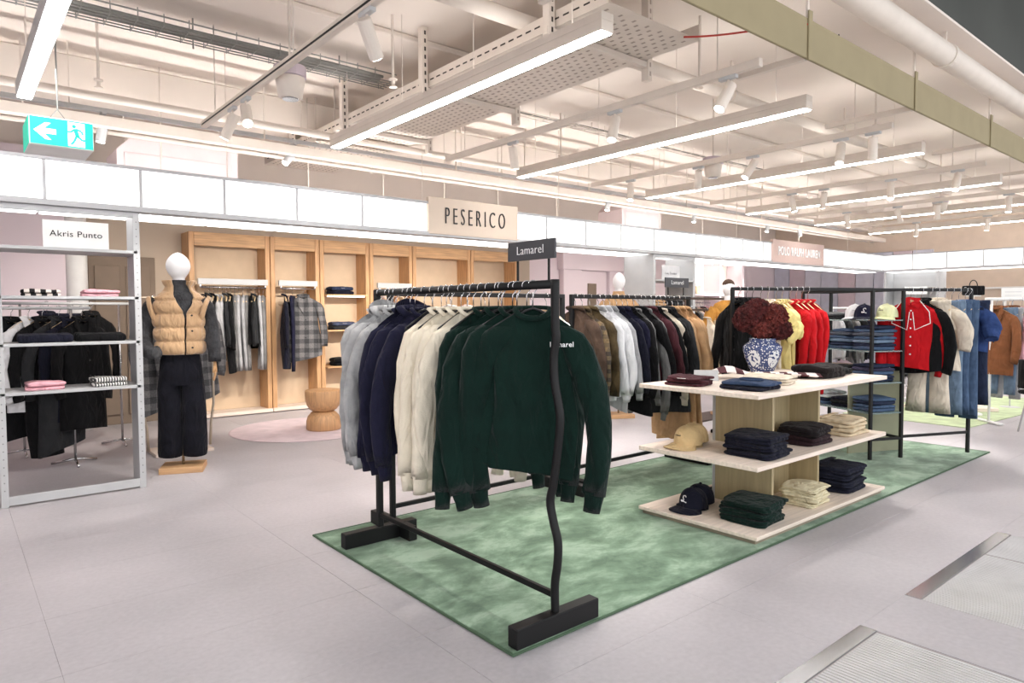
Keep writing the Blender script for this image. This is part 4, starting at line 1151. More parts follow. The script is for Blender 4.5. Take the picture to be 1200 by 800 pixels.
TT, TM, TBZ = 0.873, 0.461, 0.059
# top
zz = stack(3, 'jumper', 'jumper', BURG, 3.69, 2.63, TT, R(-82), 0.25, 0.22, 0.016, 'burgundy folded jumper', 'at the left corner of the tabletop', 20, 1, 'tag')
zz = stack(2, 'jumper', 'jumper', None, 3.77, 2.25, TT, R(-84), 0.3, 0.27, 0.024, 'folded jumper in blue and navy', 'at the front corner of the tabletop', 30, 1, 'neck', mats=[NAVY2, fabric('dusk_blue', rgb(52, 68, 96))])
zz = stack(3, 'jumper', 'jumper', OATM, 4.16, 2.34, TT, R(-80), 0.3, 0.26, 0.014, 'cream folded jumper', 'behind the blue jumpers on the tabletop', 40, 1)
zz = stack(1, 'jumper', 'jumper', fabric('black_brown', rgb(30, 24, 24)), 4.82, 2.33, TT, R(4), 0.36, 0.27, 0.085, 'thick black folded jumper', 'on the right half of the tabletop', 50, 2)
zz = stack(1, 'jumper', 'jumper', BLACKF, 5.08, 2.36, TT, R(5), 0.25, 0.22, 0.05, 'smaller black folded jumper', 'at the right end of the tabletop', 52, 2)
# tent card
t = thing('tent_card', 'grey blank tent card behind the burgundy jumpers on the tabletop', 'card holder', (4.0, 2.72, TT), R(-50))
mb = MB(); mb.add([(-0.08, -0.045, 0), (0.08, -0.045, 0), (0.08, 0, 0.07), (-0.08, 0, 0.07), (-0.08, 0.045, 0), (0.08, 0.045, 0)], [(0, 1, 2, 3), (3, 2, 5, 4)])
o = mb.build('folded_card', mat('card_grey', rgb(190, 190, 190), rough=0.5), t); o.modifiers.new('thick', 'SOLIDIFY').thickness = 0.004
# scarf
SCARF = stripes('scarf_stripe', rgb(78, 36, 42), rgb(232, 220, 216), 9.0, 'X', 0.45)
t = thing('scarf', 'maroon and white striped silk scarf draped in front of the vase', 'scarf', (4.42, 2.52, TT), R(-42))
G = []
for i in range(18):
    u = (i / 17 - 0.5) * 0.72
    row = []
    for k in range(12):
        v = (k / 11 - 0.5) * 0.15
        row.append((u, v + 0.02 * math.sin(u * 14), 0.012 + 0.022 * abs(math.sin(v * 26 + u * 5)) + 0.05 * math.exp(-((u + 0.26) / 0.1) ** 2) * (1 - (v / 0.09) ** 2 * 0.6)))
    G.append(row)
o = MB().grid(np.array(G)).build('silk', SCARF, t, smooth=True); o.modifiers.new('thick', 'SOLIDIFY').thickness = 0.006
# middle
stack(3, 'jumper', 'jumper', NAVY2, 3.83, 2.235, TM, R(-86), 0.31, 0.31, 0.042, 'navy folded jumper', 'at the front corner of the middle shelf', 60, 2)
stack(2, 'jumper', 'jumper', None, 4.44, 2.235, TM, R(4), 0.33, 0.27, 0.06, 'dark folded jumper', 'at the centre of the middle shelf', 70, 2, mats=[fabric('dark_plum', rgb(42, 26, 30)), fabric('black_plum', rgb(26, 20, 22))])
stack(4, 'trousers', 'trousers', TAN, 4.97, 2.24, TM, R(3), 0.34, 0.27, 0.026, 'sand coloured folded trousers', 'at the right end of the middle shelf', 80, 1, 'waist')
# base
stack(3, 'jumper', 'jumper', FOREST, 3.80, 2.24, TBZ, R(-85), 0.31, 0.31, 0.042, 'dark green folded jumper', 'at the front corner of the base shelf', 90, 2)
stack(4, 'jumper', 'jumper', fabric('pale_khaki', rgb(214, 204, 172)), 4.4, 2.215, TBZ, R(6), 0.28, 0.24, 0.03, 'pale khaki folded jumper', 'at the centre of the base shelf', 100, 2)
stack(4, 'jeans', 'jeans', denim('ink', rgb(30, 32, 46), 0.12), 4.96, 2.25, TBZ, R(4), 0.36, 0.29, 0.042, 'dark indigo folded jeans', 'at the right end of the base shelf', 110, 2, 'waist')

# ------------------------------------------------------------------ caps
def cap(m, loc, rotz, label, mark, under=None):
    t = thing('baseball_cap', label, 'cap', loc, rotz)
    nu, nv = 36, 11
    P = np.zeros((nv, nu, 3))
    for i in range(nv):
        a = PI / 2 * i / (nv - 1)
        for k in range(nu):
            th = 2 * PI * k / nu
            seam = 1 - 0.018 * abs(math.cos(3 * th)) ** 18
            r = 0.088 * (math.cos(a) ** 0.72) * seam
            z = 0.02 + 0.115 * math.sin(a) ** 0.9 * (1.0 + 0.08 * (1 if math.cos(th + PI / 2) > 0 else 0) * math.cos(th + PI / 2))
            P[i, k] = (r * math.cos(th), r * 1.12 * math.sin(th), z)
    mb = MB().grid(P, True)
    mb.build('crown', m, t, smooth=True)
    MB().lathe([(0.004, 0.136), (0.011, 0.139), (0.008, 0.147), (0.002, 0.149)], 12).build('top_button', m, t, smooth=True)
    G = []
    for i in range(7):
        q = i / 6
        row = []
        for k in range(17):
            a = -PI / 2 + (k / 16 - 0.5) * R(150)
            r = 0.088 + q * 0.075 * math.cos((k / 16 - 0.5) * PI) ** 0.5
            row.append((r * math.cos(a), r * 1.1 * math.sin(a), 0.022 - 0.016 * q + 0.0 - 0.9 * (r * math.cos(a)) ** 2))
        G.append(row)
    o = MB().grid(np.array(G)).build('brim', m, t, smooth=True); o.modifiers.new('thick', 'SOLIDIFY').thickness = 0.004
    if mark == 'L':
        pts = []
        for q in np.linspace(0, 1, 26):
            # script capital L with loops
            a = q
            x = [0.018, 0.012, -0.002, -0.004, 0.004, 0.0, -0.014, -0.02, -0.012, 0.004, 0.022]
            z = [0.016, 0.026, 0.022, 0.008, 0.0, -0.014, -0.016, -0.009, -0.006, -0.014, -0.018]
            f = a * (len(x) - 1); i = min(int(f), len(x) - 2); w = f - i
            xx, zz_ = x[i] * (1 - w) + x[i + 1] * w, z[i] * (1 - w) + z[i + 1] * w
            pts.append((xx, -0.0985 + 4.0 * xx * xx + max(0, zz_) * 0.25, 0.078 + zz_))
        MB().tube(pts, 0.0027, 6).build('embroidered_letter', WHITE_INK, t, smooth=True)
    else:
        text('Lamarel', 'embroidered_word', INK, t, 0.013, (0, -0.0965, 0.085), (PI / 2 - 0.15, 0, 0), 1, 1, 0.002)
    return t
cap(fabric('khaki_cap', rgb(206, 178, 132)), (3.71, 2.655, TM), R(-95), 'front khaki baseball cap on the middle shelf', 'w')
cap(fabric('khaki_cap', rgb(206, 178, 132)), (3.83, 2.69, TM), R(-95), 'khaki baseball cap tucked behind the front khaki cap', 'w')
cap(NAVY2, (3.71, 2.61, TBZ), R(-95), 'front navy baseball cap with a white letter L on the base shelf', 'L')
cap(NAVY2, (3.83, 2.64, TBZ), R(-95), 'navy baseball cap tucked behind the lettered navy cap', 'L')

# ------------------------------------------------------------------ vase and dried flowers
def vase_material():
    m, nt, b = new_mat('porcelain_blue_white')
    tc = N(nt, 'ShaderNodeTexCoord')
    sep = N(nt, 'ShaderNodeSeparateXYZ'); nt.links.new(tc.outputs['Object'], sep.inputs[0])
    def M_(op, a, b_=None):
        n = N(nt, 'ShaderNodeMath', operation=op)
        for i, v in enumerate((a, b_)):
            if v is None: continue
            if isinstance(v, (int, float)): n.inputs[i].default_value = v
            else: nt.links.new(v, n.inputs[i])
        return n.outputs[0]
    ang = M_('ARCTAN2', sep.outputs['Y'], sep.outputs['X'])
    sec = M_('SUBTRACT', M_('FRACT', M_('MULTIPLY', ang, 5 / (2 * PI))), 0.5)
    dx = M_('MULTIPLY', sec, 2.35)
    dz = M_('MULTIPLY', M_('SUBTRACT', sep.outputs['Z'], 0.115), 11.5)
    rr = M_('ADD', M_('MULTIPLY', dx, dx), M_('MULTIPLY', dz, dz))
    inside = M_('LESS_THAN', rr, 0.72)
    rim = M_('MULTIPLY', M_('GREATER_THAN', rr, 0.60), M_('LESS_THAN', rr, 0.72))
    nz = N(nt, 'ShaderNodeTexNoise'); nz.inputs['Scale'].default_value = 26; nz.inputs['Detail'].default_value = 1; nz.inputs['Distortion'].default_value = 1.2
    nt.links.new(tc.outputs['Object'], nz.inputs['Vector'])
    flower = M_('GREATER_THAN', nz.outputs['Fac'], 0.545)
    vo = N(nt, 'ShaderNodeTexVoronoi'); vo.inputs['Scale'].default_value = 62
    nt.links.new(tc.outputs['Object'], vo.inputs['Vector'])
    ground = M_('GREATER_THAN', vo.outputs['Distance'], 0.34)
    inn = M_('MULTIPLY', inside, flower)
    out = M_('MULTIPLY', M_('SUBTRACT', 1, inside), ground)
    f = M_('MINIMUM', M_('ADD', M_('ADD', inn, out), rim), 1.0)
    mx = N(nt, 'ShaderNodeMix', data_type='RGBA')
    mx.inputs['A'].default_value = rgb(226, 228, 230); mx.inputs['B'].default_value = rgb(66, 78, 118)
    nt.links.new(f, mx.inputs['Factor']); nt.links.new(mx.outputs['Result'], b.inputs['Base Color'])
    b.inputs['Roughness'].default_value = 0.22
    return m
VX, VY = 4.77, 2.745
t = thing('flower_vase', 'blue and white porcelain vase on the display table', 'vase', (VX, VY, TT))
MB().lathe([(0.0, 0.0), (0.078, 0.0), (0.082, 0.012), (0.1, 0.05), (0.128, 0.12), (0.142, 0.18), (0.14, 0.205), (0.118, 0.228), (0.098, 0.238), (0.096, 0.26), (0.102, 0.265), (0.088, 0.265), (0.086, 0.24)], 40).build('vase_body', vase_material(), t, smooth=True)
HYD = mat('hydrangea_dark', rgb(82, 28, 27), rough=0.85, var=0.3, scale=30)
HYD2 = mat('hydrangea_light', rgb(104, 42, 36), rough=0.85, var=0.25, scale=40)
t = thing('dried_bouquet', 'bunch of dark red dried hydrangeas in the blue and white vase', 'flowers', (VX, VY, TT + 0.03))
MB().tube([(0.01, 0, 0.02), (0.02, 0, 0.28)], 0.012, 6).tube([(-0.02, 0.01, 0.02), (-0.05, 0, 0.28)], 0.01, 6).tube([(0, -0.02, 0.02), (0.03, -0.03, 0.28)], 0.01, 6).build('stems', mat('stem_green', rgb(90, 84, 56), rough=0.8), t)
rs = np.random.default_rng(5)
cam_r = (0.768, -0.64)
heads = [(-0.105, 0.0, 0.41, 0.1), (0.07, -0.01, 0.38, 0.105), (-0.01, 0.03, 0.46, 0.09), (-0.08, -0.07, 0.31, 0.09), (0.065, -0.06, 0.30, 0.09), (-0.01, -0.09, 0.42, 0.09), (-0.01, 0.1, 0.37, 0.105)]
for k, (a, bq, z, r) in enumerate(heads):
    cx_, cy_ = a * cam_r[0] - bq * cam_r[1] * -1, a * cam_r[1] + bq * cam_r[0]
    mb = MB()
    n = 420
    for i in range(n):
        ph_ = math.acos(1 - 2 * (i + .5) / n); th = i * 2.39996
        dr = Vector((math.sin(ph_) * math.cos(th), math.sin(ph_) * math.sin(th), math.cos(ph_)))
        rad = r * rs.uniform(0.86, 1.06)
        c = Vector((cx_, cy_, z)) + Vector((dr.x * rad, dr.y * rad, dr.z * rad * 0.82))
        ax = dr.orthogonal().normalized(); ay = dr.cross(ax)
        tw = rs.uniform(0, 6.28); s = rs.uniform(0.012, 0.019)
        e1 = ax * math.cos(tw) + ay * math.sin(tw); e2 = dr.cross(e1)
        tl = dr * s * rs.uniform(0.1, 0.9)
        b0 = [tuple(c + e1 * s + tl), tuple(c + e2 * s), tuple(c - e1 * s + tl * 0.7), tuple(c - e2 * s), tuple(c - dr * 0.006)]
        mb.add(b0, [(4, 0, 1), (4, 1, 2), (4, 2, 3), (4, 3, 0)])
    ico = MB().lathe([(0.001, -r * 0.72), (r * 0.6, -r * 0.5), (r * 0.86, 0), (r * 0.6, r * 0.5), (0.001, r * 0.72)], 14, (cx_, cy_, z))
    mb.add(ico.v, ico.f)
    mb.build('flower_head', HYD if k % 2 == 0 else HYD2, t)

# ================================================================== shelf rack contents
def shelf_item(u, n, z, rot=0):
    return on(u, n, z)
AR = R(ANG) + PI / 2
jm = [DEN_M, DEN_D, DEN_L, DEN_M, denim('grey', rgb(86, 92, 104)), DEN_M, DEN_D]
def jeans_stack(u, n, z, k, place, seed, hh=0.029, mats=jm, cat='jeans', name='jeans', desc='folded blue jeans'):
    x, y, z_ = on(u, n, z)
    stack(k, name, cat, None, x, y, z + 0.001, AR + PI / 2, 0.29, 0.25, hh, desc, place, seed, 1, None, mats=mats)
jeans_stack(0.18, 0.16, SHZ[1], 7, 'in the front pile on the second glass shelf', 200)
jeans_stack(0.17, 0.44, SHZ[1], 6, 'in the middle pile on the second glass shelf', 210)
jeans_stack(0.17, 0.73, SHZ[1], 5, 'in the rear pile on the second glass shelf', 220)
jeans_stack(0.18, 0.16, SHZ[2], 5, 'in the front pile on the third glass shelf', 230, mats=[DEN_D, DEN_D, DEN_M, denim('violet', rgb(64, 62, 84))])
jeans_stack(0.17, 0.46, SHZ[2], 4, 'in the rear pile on the third glass shelf', 240, mats=[BLACKF, BLACKF, CHAR], desc='folded black trousers', name='trousers', cat='trousers')
jeans_stack(0.18, 0.14, SHZ[3], 4, 'in the front pile on the lowest glass shelf', 250, mats=[DEN_M, DEN_M, DEN_D])
jeans_stack(0.17, 0.42, SHZ[3], 3, 'in the middle pile on the lowest glass shelf', 260, mats=[NAVY2, BLACKF, NAVY2], desc='folded navy trousers', name='trousers', cat='trousers')
jeans_stack(0.17, 0.72, SHZ[3], 4, 'in the rear pile on the lowest glass shelf', 270, mats=[DEN_M, DEN_D, WHITEF, LIGHTGREY])
x, y, z = on(0.17, 0.62, SHZ[0])
stack(2, 'jumper', 'jumper', MIDGREY, x, y, z + 0.001, AR + PI / 2, 0.3, 0.26, 0.03, 'grey folded jumper', 'on the top glass shelf', 280, 1, mats=[CHAR, fabric('smoke', rgb(96, 97, 98))])
cap(NAVY, on(0.12, 0.22, SHZ[0] + 0.001), R(-70), 'navy baseball cap with white script on the top glass shelf', 'L')
cap(WHITEF, on(0.2, 0.42, SHZ[0] + 0.001), R(-70), 'white baseball cap behind the navy cap on the top glass shelf', 'w')
cap(fabric('pale_green', rgb(222, 224, 178)), on(0.26, 0.1, SHZ[0] + 0.001), R(-100), 'pale green baseball cap at the right end of the top glass shelf', 'w')

# ================================================================== rugs
def rug_material():
    m, nt, b = new_mat('rug_green')
    g = N(nt, 'ShaderNodeNewGeometry')
    mp = N(nt, 'ShaderNodeMapping'); mp.inputs['Scale'].default_value = (1.0, 1.5, 1); mp.inputs['Rotation'].default_value = (0, 0, 0.5)
    nt.links.new(g.outputs['Position'], mp.inputs[0])
    nz = N(nt, 'ShaderNodeTexNoise'); nz.inputs['Scale'].default_value = 2.4; nz.inputs['Detail'].default_value = 9; nz.inputs['Roughness'].default_value = 0.68; nz.inputs['Distortion'].default_value = 0.25
    nt.links.new(mp.outputs[0], nz.inputs['Vector'])
    rp = N(nt, 'ShaderNodeValToRGB')
    rp.color_ramp.elements[0].color = rgb(84, 110, 86); rp.color_ramp.elements[0].position = 0.4  # dark and light greens paint the velvet's sheen patches into the colour
    rp.color_ramp.elements[1].color = rgb(150, 174, 150); rp.color_ramp.elements[1].position = 0.6
    e = rp.color_ramp.elements.new(0.5); e.color = rgb(114, 142, 116)
    nt.links.new(nz.outputs['Fac'], rp.inputs[0]); nt.links.new(rp.outputs[0], b.inputs['Base Color'])
    b.inputs['Roughness'].default_value = 0.95; b.inputs['Specular IOR Level'].default_value = 0.1
    b.inputs['Sheen Weight'].default_value = 0.25
    n2 = N(nt, 'ShaderNodeTexNoise'); n2.inputs['Scale'].default_value = 350
    nt.links.new(g.outputs['Position'], n2.inputs['Vector'])
    bp = N(nt, 'ShaderNodeBump'); bp.inputs['Strength'].default_value = 0.35; bp.inputs['Distance'].default_value = 0.005
    nt.links.new(n2.outputs['Fac'], bp.inputs['Height']); nt.links.new(bp.outputs[0], b.inputs['Normal'])
    return m
RUG = rug_material()
t = thing('area_rug', 'large mottled green velvet rug under the racks and display table', 'rug', (0, 0, 0))
MB().bevbox(1.665, 7.51, 2.0, 3.87, 0.0005, 0.011, 0.004).build('pile', RUG, t)
EDGE = mat('rug_binding', rgb(70, 92, 70), rough=0.9)
for (x0, x1, y0, y1) in [(1.655, 7.52, 1.99, 2.0), (1.655, 7.52, 3.87, 3.88), (1.655, 1.665, 2.0, 3.87), (7.51, 7.52, 2.0, 3.87)]:
    MB().bevbox(x0, x1, y0, y1, 0.0005, 0.012, 0.003).build('bound_edge', EDGE, t)
t = thing('area_rug', 'round pale pink rug under the wooden stool', 'rug', (3.17, 7.55, 0))
MB().lathe([(0.0, 0.001), (0.83, 0.001), (0.835, 0.006), (0.82, 0.01), (0.0, 0.0101)], 64).build('pile', mat('rug_pink', rgb(214, 196, 200), rough=0.95, var=0.05, bump=0.2), t)
t = thing('area_rug', 'pale sage rug under the far right rail and podium', 'rug', (10.6, 3.0, 0), R(-4))
MB().bevbox(-1.7, 1.9, -0.55, 0.9, 0.001, 0.01, 0.003).build('pile', mat('rug_sage', rgb(190, 204, 164), rough=0.95, var=0.08, bump=0.2), t)
t = thing('wooden_stool', 'turned hourglass wooden stool on the round pink rug', 'stool', (3.3, 7.36, 0.0105))
MB().lathe([(0, 0), (0.185, 0), (0.193, 0.012), (0.192, 0.10), (0.175, 0.155), (0.14, 0.195), (0.115, 0.212)], 40).build('base', OAK, t, smooth=True)
MB().lathe([(0.115, 0.213), (0.15, 0.232), (0.185, 0.285), (0.2, 0.345), (0.203, 0.44), (0.197, 0.452), (0.0, 0.453)], 40).build('bowl_top', OAK, t, smooth=True)

# ================================================================== left shelving unit
lu = thing('shelving_unit', 'white perforated steel shelving unit at the left edge', 'shelf unit', (0.25, 5.835, 0))
W = 0.905; Dp = 0.4
MB().bevbox(0.0, 0.045, -0.0, 0.02, 0.0, 2.115, 0.002).build('front_post', WHITE_METAL, lu)
MB().bevbox(W - 0.045, W, -0.0, 0.02, 0.0, 2.115, 0.002).build('front_post', WHITE_METAL, lu)
MB().bevbox(0.0, 0.015, 0.02, Dp, 0, 2.115, 0.002).build('side_panel', WHITE_METAL, lu)
MB().bevbox(W - 0.015, W, 0.02, Dp, 0, 2.115, 0.002).build('side_panel', WHITE_METAL, lu)
MB().bevbox(0.045, W - 0.045, 0.0, 0.02, 2.075, 2.115, 0.002).build('top_rail', WHITE_METAL, lu)
MB().bevbox(0.045, W - 0.045, 0.0, 0.02, 0.012, 0.075, 0.002).build('kick_rail', WHITE_METAL, lu)
mb = MB()
for x in (0.0225, W - 0.0225):
    for z in np.arange(0.12, 2.05, 0.055):
        mb.tube([(x, -0.0006, z), (x, -0.0002, z)], 0.005, 8)
stuff(mb.build('bolt_holes', mat('hole_grey', rgb(140, 140, 140), rough=0.8), lu))
LZ = (1.826, 1.477, 1.142, 0.80)
for z in LZ:
    mb = MB().bevbox(0.016, W - 0.016, 0.0, Dp, z - 0.022, z, 0.002)
    mb.build('shelf', WHITE_METAL, lu)
t = thing('shelf_sign', 'white card sign reading Akris Punto on the top left shelf', 'sign', (0.75, 5.875, 1.827))
MB().bevbox(-0.205, 0.205, 0, 0.006, 0.0, 0.197, 0.001).build('card', WHITE_PAINT, t)
text('Akris Punto', 'lettering', INK, t, 0.062, (0.0, -0.002, 0.1), (PI / 2, 0, 0), 1.05, 1.05, 0.002)
BW = stripes('bold_stripe', rgb(28, 28, 30), rgb(238, 228, 220), 15.5, 'X', 0.5)
BW2 = stripes('pin_stripe', rgb(60, 60, 60), rgb(228, 226, 222), 55, 'X', 0.5)
stack(2, 'jumper', 'jumper', BW, 0.525, 6.0, LZ[1] + 0.001, 0, 0.23, 0.27, 0.02, 'bold black and white striped jumper', 'on the second shelf at left', 300, 1)
stack(2, 'jumper', 'jumper', PINK, 0.895, 6.0, LZ[1] + 0.001, 0, 0.235, 0.27, 0.022, 'pink folded jumper', 'on the second shelf at left', 304, 1)
stack(1, 'jumper', 'jumper', NAVY2, 0.54, 6.0, LZ[2] + 0.001, 0, 0.33, 0.26, 0.06, 'thick navy folded cardigan', 'on the third shelf at left', 308, 1)
stack(1, 'jumper', 'jumper', BLACKF, 0.9, 6.0, LZ[2] + 0.001, 0, 0.32, 0.26, 0.06, 'thick black folded cardigan', 'on the third shelf at left', 310, 1)
stack(2, 'jumper', 'jumper', PINK, 0.53, 6.0, LZ[3] + 0.001, 0, 0.23, 0.27, 0.026, 'pink folded jumper', 'on the fourth shelf at left', 312, 1)
stack(2, 'jumper', 'jumper', BW2, 0.925, 6.0, LZ[3] + 0.001, 0, 0.22, 0.26, 0.03, 'fine striped folded jumper', 'on the fourth shelf at left', 316, 1)

# racks of dark clothes seen through the left unit
def chrome_rack(x0, x1, y, z, label, m=None, rot=0.0):
    t = thing('clothes_stand', label, 'rack', ((x0 + x1) / 2, y, 0), rot)
    w = (x1 - x0) / 2; m = m or CHROME
    MB().tube([(-w, 0, z), (w, 0, z)], 0.014, 12).build('rail', WHITE_METAL, t, smooth=True)
    for s in (-1, 1):
        MB().tube([(s * w * 0.75, 0, 0.03), (s * w * 0.75, 0, z)], 0.011, 10).build('pole', m, t, smooth=True)
        mb = MB()
        for a in (0.5, 2.6, 4.7):
            mb.tube([(s * w * 0.75, 0, 0.05), (s * w * 0.75 + 0.2 * math.cos(a), 0.2 * math.sin(a), 0.012)], 0.011, 8)
        mb.build('tripod_foot', m, t, smooth=True)
    return t
chrome_rack(-0.2, 1.0, 7.15, 1.40, 'chrome clothes stand behind the left shelving unit')
it = [(0.62, 'coat', BLACKF, 'long black coat', -62, {'L': 1.02, 'hang': 'wood'}), (0.74, 'shirt', WHITEF, 'white blouse', -55, {'L': 0.8, 'hang': 'wood'}), (0.84, 'coat', BLACKF, 'black trouser suit', -60, {'L': 1.2, 'hemw': 0.8}),
      (0.96, 'coat', CHAR, 'charcoal long coat', -62, {'L': 1.15}), (1.04, 'jacket', NAVY2, 'navy jacket with pale collar', -60, {'L': 0.9}), (1.13, 'coat', BLACKF, 'black wool coat', -58, {'L': 1.0, 'hemw': 1.2})]
hang_rail(it, (-0.2, 7.15), (1, 0), 1.40, 90, 'chrome stand at left', 'left side', hk='wood', seed0=1600)
chrome_rack(0.4, 1.5, 7.95, 1.45, 'second chrome clothes stand farther back at left')
it = [(0.35, 'jacket', NAVY2, 'navy padded jacket', -65, {'L': 0.8}), (0.55, 'trousers', NAVY2, 'navy trousers', -60, {'L': 1.1}), (0.72, 'jacket', BLACKF, 'black quilted jacket', -62, {'L': 0.85})]
hang_rail(it, (0.4, 7.95), (1, 0), 1.45, 90, 'farther chrome stand at left', 'left side', hk='wood', seed0=1700)

# ================================================================== mannequins
def mannequin_base(t, pole_z, off=(0, 0)):
    MB().bevbox(-0.17, 0.17, -0.15, 0.15, 0.0, 0.05, 0.004).build('wood_base', OAK_X, t)
    MB().tube([(off[0], off[1], 0.05), (off[0], off[1], pole_z)], 0.011, 12).build('pole', CHROME, t, smooth=True)
def egg_head(t, z0, h=0.26, w=0.083, tilt=0.0):
    pr = []
    for i in range(19):
        q = i / 18
        r = w * (math.sin(PI * q ** 1.0) ** 0.62) * (0.84 + 0.25 * q)
        if q < 0.22: r = max(r, 0.048)
        pr.append((max(r, 0.002), z0 + h * q))
    mb = MB().lathe([(0.05, z0 - 0.1), (0.047, z0 - 0.02)] + pr[2:], 28)
    mb.v = [(x, y * 1.16 - (0.012 if z > z0 + 0.05 else 0), z) for x, y, z in mb.v]
    mb.build('head', WHITE_SHELL, t, smooth=True)
t = thing('mannequin', 'faceless mannequin in camel puffer vest and black trousers beside the left shelves', 'mannequin', (1.53, 6.27, 0), R(-22))
mannequin_base(t, 0.95, (0, 0.0))
egg_head(t, 1.615, 0.25, 0.098)
BUMPY = fabric('charcoal_knit', rgb(66, 66, 68), var=0.25, bump=0.8, bscale=60)
VEST = fabric('vest_camel', rgb(196, 160, 122), var=0.05, rough=0.6, bump=0.15, bscale=40, sheen=0.3)
TROU = fabric('trouser_ink', rgb(19, 19, 27), var=0.15)
# hips and trousers
rs = np.random.default_rng(3)
G = []
for z, w, d in [(1.02, 0.148, 0.105), (0.95, 0.16, 0.11), (0.86, 0.17, 0.115), (0.78, 0.172, 0.112), (0.74, 0.165, 0.105)]:
    G.append([(w * math.cos(a), d * math.sin(a), z) for a in np.linspace(0, 2 * PI, 28, endpoint=False)])
MB().grid(np.array(G), True).build('trouser_hip', TROU, t, smooth=True)
for s in (-1, 1):
    pts = [(s * 0.085, 0, 0.82), (s * 0.092, -0.005, 0.7), (s * 0.094, -0.012, 0.5), (s * 0.094, 0.0, 0.3), (s * 0.095, 0.01, 0.16), (s * 0.095, 0.012, 0.13)]
    tube_folds(MB(), pts, [0.086, 0.094, 0.098, 0.098, 0.099, 0.1], rs, n=18, flat=0.98, amp=0.05).build('trouser_leg', TROU, t, smooth=True)
# torso knit
G = []
for z, w, d in [(1.0, 0.15, 0.1), (1.12, 0.14, 0.098), (1.28, 0.165, 0.115), (1.42, 0.19, 0.11), (1.5, 0.165, 0.085), (1.545, 0.08, 0.062), (1.6, 0.056, 0.056), (1.63, 0.058, 0.058)]:
    G.append([(w * math.cos(a), d * math.sin(a), z) for a in np.linspace(0, 2 * PI, 28, endpoint=False)])
MB().grid(np.array(G), True).build('knit_jumper', BUMPY, t, smooth=True)
# vest : quilted rings, open at the front
def vest(t, m):
    rows = []
    base = [(1.0, 0.176, 0.138), (1.2, 0.19, 0.15), (1.4, 0.196, 0.142), (1.47, 0.186, 0.122), (1.51, 0.158, 0.102), (1.54, 0.118, 0.09), (1.57, 0.108, 0.092), (1.62, 0.126, 0.108)]
    ring = []
    for z in np.concatenate([np.arange(1.0, 1.5, 0.0115), np.arange(1.5, 1.626, 0.0125)]):
        w = float(np.interp(z, [b_[0] for b_ in base], [b_[1] for b_ in base])); dd_ = float(np.interp(z, [b_[0] for b_ in base], [b_[2] for b_ in base]))
        pf = abs(math.sin(PI * (z - 1.0) / 0.115)) ** 0.55 * (0.024 if z < 1.49 else 0.008)
        ring.append((float(z), w + pf, dd_ + pf))
    for z, w, d in ring:
        gap = float(R(2) + R(34) * sm(np.array((z - 1.3) / 0.3)))
        a = np.linspace(-PI / 2 + gap + R(18), 1.5 * PI - gap + R(18), 40)
        rows.append([(w * math.cos(q) * (1 + 0.01 * math.sin(9 * q)), d * math.sin(q) * (1 + 0.012 * math.sin(11 * q + z * 20)), z) for q in a])
    o = MB().grid(np.array(rows)).build('quilted_vest', m, t, smooth=True)
    sd = o.modifiers.new('thick', 'SOLIDIFY'); sd.thickness = 0.014; sd.offset = -1
    for k, z in enumerate((1.06, 1.2, 1.33)):
        a = -PI / 2 + R(34); MB().tube([(0.2 * math.cos(a), 0.17 * math.sin(a), z), (0.205 * math.cos(a), 0.178 * math.sin(a), z)], 0.008, 8).build('snap_button', HANGER_BLACK, t)
vest(t, VEST)
for s in (-1, 1):
    MB().tube([(s * 0.2 + 0.03 * math.cos(a) * s, 0.105 * math.sin(a), 1.37 + 0.105 * math.cos(a)) for a in np.linspace(0, 2 * PI, 18)], 0.02, 8, cap=False).build('armhole_edge', VEST, t, smooth=True)
# arms : viewer-left arm bent with hand in pocket, other hangs
tube_folds(MB(), [(-0.17, 0, 1.45), (-0.215, 0, 1.4), (-0.262, 0.015, 1.27), (-0.285, 0.02, 1.14), (-0.265, -0.05, 1.05), (-0.2, -0.125, 1.02), (-0.15, -0.165, 1.025)], [0.06, 0.066, 0.066, 0.07, 0.066, 0.056, 0.05], rs, n=16, flat=1.0, amp=0.05).build('sleeve', BUMPY, t, smooth=True)
tube_folds(MB(), [(0.17, 0, 1.45), (0.215, 0, 1.4), (0.245, 0.0, 1.25), (0.265, -0.01, 1.1), (0.27, -0.02, 0.98), (0.27, -0.025, 0.93)], [0.06, 0.064, 0.06, 0.055, 0.052, 0.05], rs, n=16, flat=1.0, amp=0.05).build('sleeve', BUMPY, t, smooth=True)
HANDW = mat('mannequin_hand_wood', rgb(206, 160, 112), rough=0.5)
hand = MB()
hand.tube([(0.27, -0.025, 0.95), (0.271, -0.027, 0.9), (0.272, -0.03, 0.86), (0.272, -0.032, 0.835)], [0.02, 0.026, 0.032, 0.028], 10, flat=0.55, ref=(0, 1, 0))
for k in range(4):
    y = -0.055 + 0.016 * k; L = (0.062, 0.075, 0.08, 0.07)[k]
    hand.tube([(0.272, y, 0.845), (0.271, y - 0.001, 0.845 - L * 0.45), (0.264, y - 0.002, 0.845 - L * 0.8), (0.258, y - 0.002, 0.845 - L)], [0.0085, 0.008, 0.007, 0.0055], 8)
hand.tube([(0.27, -0.055, 0.89), (0.266, -0.07, 0.865), (0.262, -0.076, 0.838)], [0.011, 0.009, 0.006], 8)
hand.build('hand', HANDW, t, smooth=True)

